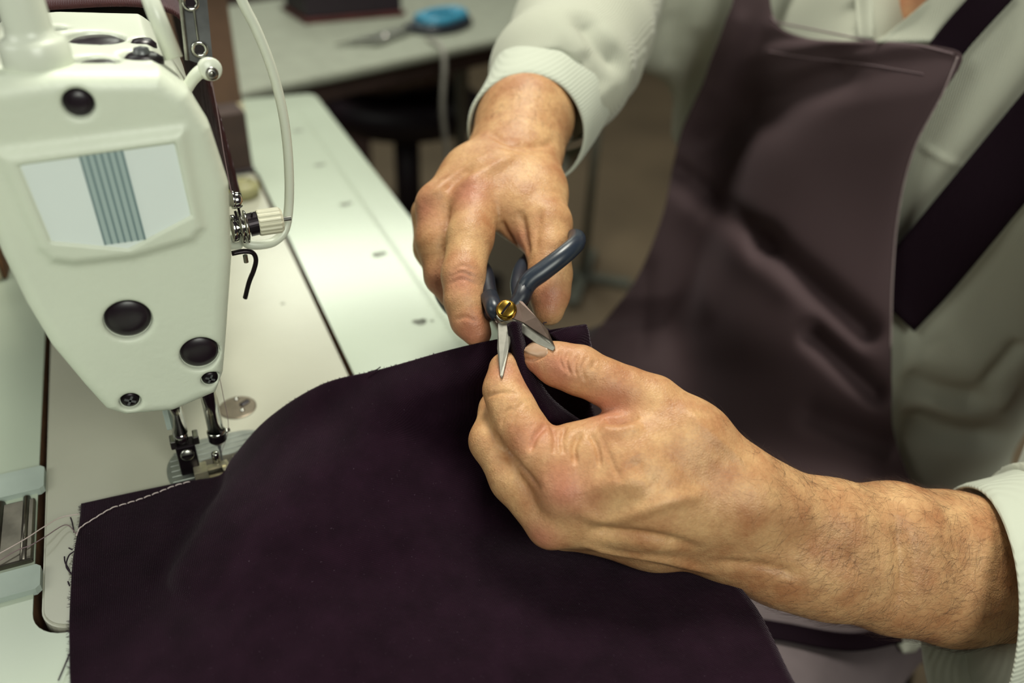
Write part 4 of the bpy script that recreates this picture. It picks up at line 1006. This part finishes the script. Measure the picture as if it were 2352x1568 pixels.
# ------------------------------------------------------------------ the cloth being sewn and cut
def cd(x, y, d): return PD(x, y, d)
def cz(x, y, z): return PZ(x, y, z)
RW = [
 [cz(187, 1158, .0022), cz(300, 1133, .0022), cz(430, 1106, .0024), cz(506, 1092, .004), cd(540, 1046, .4590), cd(615, 962, .4530), cd(738, 886, .4470), cd(862, 850, .4400), cd(990, 816, .4300), cd(1138, 781, .4165), cd(1255, 757, .4170), cd(1345, 746, .4210)],
 [cz(183, 1200, .0022), cz(290, 1172, .0022), cz(415, 1148, .0024), cz(496, 1136, .004), cz(530, 1106, .019), cz(640, 1045, .030), cd(748, 968, .4370), cd(868, 932, .4300), cd(1000, 898, .4230), cd(1135, 862, .4180), cd(1250, 835, .4230), cd(1352, 800, .4260)],
 [cz(168, 1290, .0022), cz(255, 1268, .0022), cz(360, 1240, .0026), cz(440, 1215, .0035), cz(482, 1196, .018), cz(622, 1148, .029), cz(765, 1080, .034), cz(885, 1040, .037), cz(1010, 1010, .036), cd(1140, 980, .4330), cd(1255, 960, .4440), cd(1362, 940, .4520)],
 [cz(161, 1400, .0022), cz(235, 1384, .0022), cz(325, 1362, .0035), cz(378, 1342, .0035), cz(428, 1326, .012), cz(610, 1286, .021), cz(780, 1240, .022), cz(905, 1210, .020), cz(1040, 1185, .014), cz(1185, 1180, .007), cz(1330, 1170, .0035), cz(1465, 1172, .0038)],
 [cz(160, 1480, .0022), cz(238, 1470, .0022), cz(330, 1456, .0045), cz(430, 1440, .008), cz(545, 1418, .012), cz(670, 1394, .014), cz(800, 1366, .013), cz(935, 1340, .010), cz(1080, 1325, .006), cz(1245, 1325, .0035), cz(1450, 1330, .0035), cz(1698, 1350, .0040)],
 [cz(162, 1570, .0022), cz(242, 1572, .0022), cz(338, 1576, .0040), cz(440, 1580, .0060), cz(560, 1580, .008), cz(690, 1580, .008), cz(830, 1580, .007), cz(980, 1578, .006), cz(1150, 1578, .0045), cz(1345, 1578, .0035), cz(1570, 1578, .0035), cz(1826, 1570, .0035)],
 [cz(172, 1760, .0022), cz(260, 1770, .0022), cz(370, 1780, .0030), cz(480, 1780, .0035), cz(610, 1780, .0035), cz(750, 1780, .0035), cz(900, 1780, .0035), cz(1060, 1780, .0035), cz(1240, 1780, .0035), cz(1450, 1780, .0035), cz(1690, 1780, .0035), cz(1960, 1780, .003)]]
RW = np.array(RW); nu, nv = 150, 120
A1 = np.array([catmull(RW[:, j], nv) for j in range(RW.shape[1])])            # (12, nv, 3)
G = np.array([catmull(A1[:, i], nu) for i in range(nv)])                       # (nv, nu, 3)
rs = np.random.RandomState(4)
uu, ww = np.meshgrid(np.linspace(0, 1, nu), np.linspace(0, 1, nv))
G[:, :, 2] += (.0008 * np.sin(uu * 26 + 3 * np.sin(ww * 7)) * np.sin(ww * 13 + 2 * uu)) * np.clip((uu - .28) * 6, 0, 1) * (ww < .99) * .8
on = (G[:, :, 0] < .197); G[:, :, 2] = np.where(on, np.maximum(G[:, :, 2], .0020), G[:, :, 2])
cloth = thing('cloth', 'large dark plum-black cloth spread over the machine bed and held up to the scissors', 'cloth')
sheet_o = grid_mesh('cloth_sheet', G, M['cloth'], cloth, .0012)
# pleat pinched between thumb and forefinger, folding down into the hand
PL = np.array([[cd(1168, 744, .400), cd(1180, 738, .396), cd(1196, 744, .402)], [cd(1176, 790, .399), cd(1188, 786, .395), cd(1202, 786, .401)], [cd(1186, 835, .398), cd(1198, 835, .3945), cd(1216, 828, .400)], [cd(1200, 885, .398), cd(1212, 885, .3945), cd(1236, 872, .402)],
               [cd(1228, 935, .399), cd(1240, 930, .396), cd(1262, 912, .405)], [cd(1262, 975, .402), cd(1276, 968, .400), cd(1300, 945, .410)], [cd(1300, 1010, .408), cd(1320, 1000, .408), cd(1345, 975, .418)]])
P1 = np.array([catmull(PL[:, j], 40) for j in range(3)]); PG = np.array([catmull(P1[:, i], 9) for i in range(40)])
grid_mesh('pleat', PG, M['cloth'], cloth, .0022)
# corner flap behind the thumb, turned over
FG = np.array([[cd(1262, 765, .412), cd(1305, 752, .4125), cd(1347, 746, .415)], [cd(1290, 795, .409), cd(1322, 775, .409), cd(1352, 765, .414)], [cd(1290, 830, .410), cd(1330, 815, .410), cd(1358, 800, .416)]])
P1 = np.array([catmull(FG[:, j], 14) for j in range(3)]); PG = np.array([catmull(P1[:, i], 14) for i in range(14)])
grid_mesh('corner_flap', PG, M['cloth'], cloth, .0012)
# machine stitches along the edge
SP = catmull([cz(x, y, .0034) for x, y in ((436, 1106), (400, 1116), (365, 1130), (320, 1147), (285, 1158), (255, 1168), (215, 1192), (185, 1212), (176, 1230))], 200)
seglen = np.concatenate([[0], np.cumsum(np.linalg.norm(np.diff(SP, axis=0), axis=1))])
s, k = 0.0, 0
while s < seglen[-1] - .002 and k < 34:
    L = .0034 if k < 9 else .0040; gap = .0007 if k < 9 else -.0002
    t = np.linspace(s, min(s + L, seglen[-1]), 6); P = np.stack([np.interp(t, seglen, SP[:, i]) for i in range(3)], 1)
    P[:, 2] += .0004 * np.sin(np.linspace(0, math.pi, 6))
    bm = bmesh.new(); add_tube(bm, P, .00032, 6); obj('stitch', bm, M['stitch'], cloth, True); s += L + gap; k += 1
# frayed yarns at the raw edges
bm = bmesh.new()
for pts in (((170, 1222), (166, 1200), (162, 1188)), ((160, 1310), (150, 1292), (148, 1278)), ((164, 1318), (152, 1300), (158, 1276), (170, 1266)), ((166, 1262), (158, 1258)), ((855, 852), (866, 848), (874, 842)), ((846, 854), (858, 851)), ((160, 1345), (156, 1335)), ((1262, 757), (1252, 752), (1248, 742), (1256, 740)), ((160, 1500), (148, 1530), (134, 1562)), ((1176, 742), (1172, 734)), ((1180, 742), (1182, 732))):
    P = catmull([cz(x, y, .0022) if x < 800 and y > 1000 else (cd(x, y, .4385) if x < 1000 else cd(x, y, .405 if x < 1200 else .4155)) for x, y in pts], 12)
    add_tube(bm, P, .00035, 5)
for k in range(260):
    if k % 2:
        j = rs.randint(0, nv - 10); p = G[j, 0]; q = p + v3(-rs.uniform(.0004, .0016), rs.normal(0, .0006), .0002)
    else:
        i = rs.randint(70, nu - 40); p = G[0, i]; q = p + v3(rs.normal(0, .0005), rs.normal(0, .0004), rs.uniform(.0003, .0011))
    add_tube(bm, [p, (p + q) / 2 + rs.normal(0, .0001, 3), q], .00010, 3)
fr = obj('frayed_yarn', bm, M['cloth_edge'], cloth); fr['kind'] = 'stuff'

# ------------------------------------------------------------------ threads
def thread(name, P, rad, m, label, cat='thread', group=None, n=60):
    bm = bmesh.new(); add_tube(bm, catmull(P, n), rad, 6); return tag(obj(name, bm, m, None, True), label, cat, group)
thread('thread_tail', [cz(182, 1180, .0030), cz(140, 1188, .004), cz(100, 1210, .006), cz(60, 1236, .0065), cz(0, 1270, .0068), cz(-60, 1300, .007)], .00030, M['thread'], 'pale thread tail crossing the hinge, upper of the two strands')
thread('thread_tail', [cz(176, 1228, .0034), cz(172, 1222, .0024), cz(150, 1205, .003), cz(104, 1232, .0058), cz(70, 1252, .0064), cz(30, 1268, .0066), cz(-60, 1325, .0068)], .00026, M['thread_dark'], 'mauve thread tail crossing the hinge, lower of the two strands')
thread('needle_thread', [PY(482, 164, .008), PY(500, 260, .009), PY(514, 350, .010), PY(527, 420, .011), PY(534, 450, .011)], .00028, M['thread_dark'], 'taut thread running from the white guide down to the chrome stud')
thread('needle_thread', [v3(.0070, .002, .070), v3(.0072, .002, .045), v3(.0066, .002, .024), v3(.0005, -.0008, .010)], .00016, M['thread_dark'], 'fine thread hanging beside the needle bar down to the needle')

# ------------------------------------------------------------------ scissors in the right hand
sc = thing('scissors', 'small dark blue-handled scissors with gold screw held open over the cloth', 'scissors')
def plate(name, pts, m, th, parent):
    P = [cd(*p) for p in pts]; n = np.cross(P[1] - P[0], P[2] - P[0]); n /= np.linalg.norm(n)
    if n @ (CP - P[0]) < 0: n = -n
    bm = bmesh.new(); add_prism(bm, P, tuple(-n * th)); return obj(name, bm, m, parent)
plate('blade', [(1144, 742, .4045), (1168, 735, .4045), (1172, 782, .3960), (1168, 800, .3945), (1155, 862, .3865), (1152, 867, .3860), (1149, 862, .3865), (1142, 800, .3945)], M['blade'], .0012, sc)
plate('blade', [(1160, 738, .4040), (1178, 732, .4040), (1200, 740, .4025), (1235, 765, .3970), (1262, 780, .3915), (1275, 798, .3868), (1270, 805, .3862), (1232, 788, .3930), (1200, 765, .3990), (1182, 748, .4025)], M['blade'], .0012, sc)
plate('blade_hollow', [(1172, 728, .4034), (1190, 690, .4070), (1200, 692, .4062), (1232, 728, .3990), (1258, 757, .3925), (1275, 796, .3862), (1262, 779, .3905), (1236, 764, .3960), (1202, 740, .4015)], M['hollow'], .0012, sc)
plate('blade_shank', [(1120, 712, .4120), (1140, 700, .4120), (1168, 725, .4055), (1160, 745, .4050), (1142, 742, .4060)], M['hollow'], .0020, sc)
sp_ = cd(1163, 711, .4045); sn = CP - sp_; sn = sn / np.linalg.norm(sn) + v3(-.15, .1, .55); sn /= np.linalg.norm(sn)
bm = bmesh.new(); add_lathe(bm, [(.0052, -.004), (.0052, 0), (.0048, .0012), (.0036, .0018), (0, .0020)], sp_, sn, 32); sw = obj('pivot_screw', bm, M['brass'], sc, True)
bm = bmesh.new(); add_lathe(bm, [(.0060, -.005), (.0062, -.0036), (.0060, -.0022), (.0050, -.0020)], sp_, sn, 32); obj('screw_washer', bm, M['steel'], sc, True)
bm = bmesh.new(); q_ = Vector((0, 0, 1)).rotation_difference(Vector(sn)).to_matrix().to_4x4()
add_box(bm, sp_ + sn * .0020, (.0075, .0011, .0006), q_ @ Matrix.Rotation(.5, 4, 'Z')); obj('screw_slot', bm, M['black_metal'], sc)
# thumb ring: closed loop through which the thumb passes
ring = [(1196, 690, .4140, 20), (1212, 650, .4130, 23), (1248, 622, .4135, 23), (1292, 588, .4160, 22), (1322, 560, .4230, 21), (1322, 545, .4380, 20), (1295, 555, .4560, 19), (1245, 575, .4600, 18), (1205, 605, .4480, 17), (1190, 645, .4300, 18)]
W = np.array([cd(x, y, d) for x, y, d, r in ring]); rr_ = np.array([QR(r, d) for x, y, d, r in ring])
Wc = catmull(np.vstack([W, W[:1]]), 61)[:-1]; rc = np.interp(np.linspace(0, 10, 61)[:-1], np.arange(11), np.append(rr_, rr_[0]))
bm = bmesh.new(); add_tube(bm, Wc, rc, 16, closed=True); obj('thumb_ring', bm, M['handle'], sc, True)
bm = bmesh.new(); add_tube(bm, [cd(1172, 712, .4090), cd(1184, 700, .4095), cd(1196, 685, .4125), cd(1208, 655, .4130)], [.0026, .0038, .0046, .0048], 14); obj('handle_root', bm, M['handle_dark'], sc, True)
ring = [(1136, 716, .4130, 17), (1122, 672, .4260, 20), (1112, 625, .4420, 20), (1085, 600, .4700, 17), (1030, 612, .4880, 17), (1010, 660, .4860, 17), (1040, 712, .4700, 17), (1096, 730, .4420, 17)]
W = np.array([cd(x, y, d) for x, y, d, r in ring]); rr_ = np.array([QR(r, d) for x, y, d, r in ring])
Wc = catmull(np.vstack([W, W[:1]]), 57)[:-1]; rc = np.interp(np.linspace(0, 8, 57)[:-1], np.arange(9), np.append(rr_, rr_[0]))
bm = bmesh.new(); add_tube(bm, Wc, rc, 16, closed=True); obj('finger_ring', bm, M['handle_dark'], sc, True)
bm = bmesh.new(); add_tube(bm, [cd(1144, 728, .4090), cd(1136, 712, .4110), cd(1124, 680, .4200)], [.0034, .0046, .0046], 14); obj('handle_root', bm, M['handle'], sc, True)

# ------------------------------------------------------------------ things behind
# maroon cloth draped over the machine arm
xs = [(-.075, .12), (-.066, .20), (-.055, .2245), (-.02, .2290), (.012, .2255), (.0280, .2130), (.0315, .17), (.0335, .120)]
rows = []
for y in np.linspace(.092, .300, 24):
    r = catmull([(x, 0, z) for x, z in xs], 40)
    r = r + np.array([0, y, 0]); f = np.clip((np.arange(40) - 26) / 14, 0, 1)
    r[:, 0] += f * (.004 * np.sin(y * 90) + .003); r[:, 1] += .006 * np.sin(np.arange(40) * .3) * (1 if y < .1 else .3); rows.append(r)
dr = tag(grid_mesh('draped_cloth', np.array(rows), M['maroon'], None, .002), 'maroon-brown woven cloth draped over the arm of the machine', 'cloth')
# brown board and wax on the far end of the bed, cardboard box behind
def box_thing(name, c, s, rz, m, label, cat, extra=None, bev=.002):
    t = thing(name, label, cat); R_ = Matrix.Rotation(rz, 4, 'Z')
    return t, R_
bb = thing('pattern_block', 'dark brown block standing on the far end of the bed', 'block')
bm = bmesh.new(); add_box(bm, (.0610, .4420, .0310), (.050, .034, .0600), Matrix.Rotation(.12, 4, 'Z'), .002); obj('block_body', bm, M['brown'], bb)
bm = bmesh.new(); add_box(bm, (.0610, .4410, .0025), (.052, .038, .0040), Matrix.Rotation(.12, 4, 'Z'), .001); obj('block_base', bm, M['black'], bb)
wx = thing('wax_cake', 'round yellowish wax cake lying on the machine bed', 'wax')
bm = bmesh.new(); add_lathe(bm, [(0, 0), (.013, 0), (.0155, .003), (.0155, .010), (.012, .0135), (0, .0145)], (.0690, .3720, .0005), (0, 0, 1), 40); obj('wax_disc', bm, M['wax'], wx, True)
bm = bmesh.new(); add_lathe(bm, [(.006, 0), (.010, .0006), (.006, .0012)], (.0690, .3720, .0140), (0, 0, 1), 32); obj('wax_rim', bm, M['wax'], wx, True)
cb = thing('cardboard_box', 'tan cardboard box standing behind the machine at the end of the table', 'box')
R_ = Matrix.Rotation(.15, 4, 'Z')
bm = bmesh.new(); add_box(bm, (.0640, .600, .070), (.072, .050, .1395), R_, .0015); obj('carton', bm, M['card'], cb)
bm = bmesh.new(); add_box(bm, (.0640, .598, .1405), (.074, .052, .0012), R_); obj('carton_flap', bm, M['card'], cb)
bm = bmesh.new(); add_box(bm, (.0640, .599, .0160), (.0732, .0515, .0130), R_); obj('paper_band', bm, M['cream'], cb)
lb = thing('card_box', 'cream card box with brown edge on the table behind the machine', 'box')
R_ = Matrix.Rotation(-.06, 4, 'Z')
bm = bmesh.new(); add_box(bm, (-.1600, .3150, .0305), (.076, .085, .060), R_, .002); obj('carton', bm, M['cream'], lb)
bm = bmesh.new(); add_box(bm, (-.1195, .3150, .0330), (.0025, .088, .064), R_, .001); obj('lid_edge', bm, M['edge_wood'], lb)

# second table, turned a little, with what lies on it
ANG = math.atan2(.186, .473); R2 = Matrix.Rotation(ANG, 4, 'Z'); E1 = v3(math.cos(ANG), math.sin(ANG), 0); E2 = v3(-math.sin(ANG), math.cos(ANG), 0); O2 = v3(.085, .686, 0)
def t2(u, v, z=0): return O2 + E1 * u + E2 * v + v3(0, 0, z)
tb = thing('work_table', 'pale felt-topped work table behind the sewing table', 'table')
bm = bmesh.new(); add_box(bm, t2(.42, .225, -.0075), (.88, .45, .015), R2, .005, 3); obj('table_top', bm, M['felt'], tb, False)
bm = bmesh.new(); add_box(bm, t2(.42, .230, -.032), (.80, .40, .034), R2, .002); obj('apron_rail', bm, M['brown'], tb)
for u, v in ((.06, .05), (.06, .40), (.78, .40)):
    bm = bmesh.new(); p = t2(u, v, 0); add_cyl(bm, (p[0], p[1], -.748), (p[0], p[1], -.04), .016, n=16); add_cyl(bm, (p[0], p[1], -.75), (p[0], p[1], -.735), .024, n=16); obj('leg', bm, M['pole'], tb)
# thin upright pole with foot, beyond
pt = PZ(1338, 640, -.745)
po = thing('pole_stand', 'thin grey pole on a cross foot standing on the floor behind the right arm', 'stand')
bm = bmesh.new(); add_cyl(bm, (pt[0], pt[1], -.745), (pt[0], pt[1], .02), .011, n=16); obj('pole', bm, M['pole'], po, True)
bm = bmesh.new(); add_box(bm, (pt[0], pt[1], -.738), (.30, .03, .022), Matrix.Rotation(.9, 4, 'Z'), .004); add_box(bm, (pt[0], pt[1], -.739), (.03, .26, .022), Matrix.Rotation(.9, 4, 'Z'), .004); obj('cross_foot', bm, M['pole'], po)
# black swivel stool under the work table
ps = PZ(932, 262, -.33)
st = thing('swivel_stool', 'black round swivel stool standing beneath the work table', 'stool')
bm = bmesh.new(); add_lathe(bm, [(0, 0), (.10, 0), (.175, .02), (.19, .045), (.185, .07), (.16, .085), (0, .09)], (ps[0], ps[1], -.36), (0, 0, 1), 48); obj('seat', bm, M['black'], st, True)
bm = bmesh.new(); add_cyl(bm, (ps[0], ps[1], -.70), (ps[0], ps[1], -.355), .032, n=24); obj('post', bm, M['black'], st, True)
for k in range(5):
    a = k * 2 * math.pi / 5 + .4; bm = bmesh.new()
    add_tube(bm, [(ps[0], ps[1], -.69), (ps[0] + .13 * math.cos(a), ps[1] + .13 * math.sin(a), -.705), (ps[0] + .25 * math.cos(a), ps[1] + .25 * math.sin(a), -.722)], [.022, .018, .012], 10); add_lathe(bm, [(0, -.024), (.016, -.02), (.024, 0), (.016, .02), (0, .024)], (ps[0] + .25 * math.cos(a), ps[1] + .25 * math.sin(a), -.726), (math.sin(a), math.cos(a), 0), 14)
    obj('foot_arm', bm, M['black'], st, True)
# bundle of taupe scraps on the stool
bn = thing('fabric_bundle', 'taupe fabric bundle lying on the black stool', 'fabric')
F = Field((ps[0] - .2, ps[1] - .2, -.29), (ps[0] + .22, ps[1] + .2, -.06), .006)
add_group(F, [('e', v3(ps[0] - .03, ps[1], -.198), v3(.16, .12, .07)), ('e', v3(ps[0] + .07, ps[1] + .02, -.188), v3(.10, .10, .08))], .03, 0.0)
V2, Q2 = surface_nets(F); V2 = ripple(V2, normals(V2, Q2), 9, .008, 60, v3(1, 1, 1)); link('bundle', mesh_vq('bundle', V2, Q2), mat('taupe_cloth', (.24, .19, .16), .9, noise=.4, nscale=40), bn, True)
tag(link('wrapping_band', (lambda b: (add_tube(b, [(ps[0] + .02, ps[1] + .125 * math.cos(a), -.195 + .084 * math.sin(a)) for a in np.linspace(0, 6.283, 30, endpoint=False)], .004, 8, closed=True), (lambda m_: (b.to_mesh(m_), m_)[1])(bpy.data.meshes.new('wrapping_band')))[1])(bmesh.new()), M['card'], bn, True))
# white cable hanging off the table edge
e0 = PD(1022, 120, 1.10)
u_ = float((PZ(1020, 118, 0) - O2) @ E1)
P = [t2(u_ + .02, .05, .003), t2(u_ + .006, .004, .003), t2(u_, -.010, -.02), t2(u_ - .006, -.012, -.09), t2(u_ + .006, -.010, -.17), t2(u_ + .012, -.010, -.22)]
thread('cable', P, .0045, M['white_cable'], 'off-white cable hanging over the edge of the work table', 'cable')
# blue scissors on the work table
bs = thing('blue_scissors', 'scissors with bright blue and black handles lying on the work table', 'scissors')
def tz(x, y, z=.006): return PZ(x, y, z)
def loop(pts, n=40):
    W = np.array([tz(*p) for p in pts]); return catmull(np.vstack([W, W[:1]]), n)[:-1]
bm = bmesh.new(); add_tube(bm, loop([(940, 64), (975, 48), (1020, 40), (1062, 42), (1072, 52), (1040, 66), (990, 72)]), .0085, 12, closed=True); obj('handle_ring', bm, M['handle_dark'], bs, True)
bm = bmesh.new(); add_tube(bm, loop([(962, 56), (1000, 44), (1045, 40), (1064, 48), (1030, 62), (990, 66)]) + v3(0, 0, .010), .0085, 12, closed=True); obj('handle_ring', bm, M['blue'], bs, True)
bm = bmesh.new(); add_prism(bm, [tz(955, 60), tz(1000, 50), tz(1050, 48), tz(1040, 60), tz(990, 66)], (0, 0, .009)); obj('handle_web', bm, M['blue'], bs)
for a, b_, c_ in (((945, 62), (850, 88), (770, 106)), ((945, 68), (860, 100), (790, 100))):
    p, q, r = tz(*a, .004), tz(*b_, .004), tz(*c_, .004); bm = bmesh.new(); w_ = E2 * .009
    add_prism(bm, [p - w_, q - w_ * .9, r, q + w_ * .9, p + w_], (0, 0, .003)); obj('blade', bm, M['steel'], bs)
bm = bmesh.new(); p = tz(885, 82, .006); add_lathe(bm, [(0, .003), (.006, .002), (.007, 0)], p, (0, 0, 1), 18); obj('pivot', bm, M['chrome'], bs, True)
# oxblood box
rb = thing('wooden_box', 'dark oxblood wooden box standing near the far edge of the work table', 'box')
p = PZ(800, 45, 0); R_ = Matrix.Rotation(ANG - .25, 4, 'Z')
bm = bmesh.new(); add_box(bm, p + v3(.005, .05, .0365), (.17, .11, .058), R_, .003); obj('box_body', bm, M['black'], rb)
bm = bmesh.new(); add_box(bm, p + v3(.005, .05, .0045), (.18, .12, .008), R_, .002); obj('box_base', bm, M['redbox'], rb)
bm = bmesh.new(); add_box(bm, p + v3(.005, .05, .072), (.175, .115, .012), R_, .003); obj('box_lid', bm, M['redbox'], rb)
bm = bmesh.new(); add_cyl(bm, p + v3(-.02, .02, .078), p + v3(-.02, .02, .120), .018, n=24, bev=.003); obj('lid_knob', bm, M['orange'], rb, True)
# dark cupboard behind the work table
cu = thing('cupboard', 'dark cupboard standing against the far side of the work table', 'cupboard')
bm = bmesh.new(); add_box(bm, (.10, 2.12, -.20), (1.0, .40, 1.10), bev=.004); obj('carcass', bm, M['black'], cu)
for dx in (-.15, .35):
    bm = bmesh.new(); add_box(bm, (dx, 1.912, -.20), (.485, .018, 1.06), bev=.003); d_ = obj('door', bm, M['brown'], cu)
    bm = bmesh.new(); add_cyl(bm, (dx + (.15 if dx < 0 else -.15), 1.888, -.05), (dx + (.15 if dx < 0 else -.15), 1.888, .08), .006, n=12); obj('handle', bm, M['steel'], d_)
# seat under the man
ch = thing('work_stool', 'dark padded stool the man is sitting on', 'stool')
bm = bmesh.new(); add_lathe(bm, [(0, 0), (.15, 0), (.19, .012), (.20, .03), (.18, .05), (0, .055)], (.62, .10, -.412), (0, 0, 1), 44); obj('seat', bm, M['black'], ch, True)
for a in (.78, 2.36, 3.93, 5.5):
    bm = bmesh.new(); add_cyl(bm, (.62 + .13 * math.cos(a), .10 + .13 * math.sin(a), -.40), (.62 + .20 * math.cos(a), .10 + .20 * math.sin(a), -.75), .014, n=14); obj('leg', bm, M['black_metal'], ch)
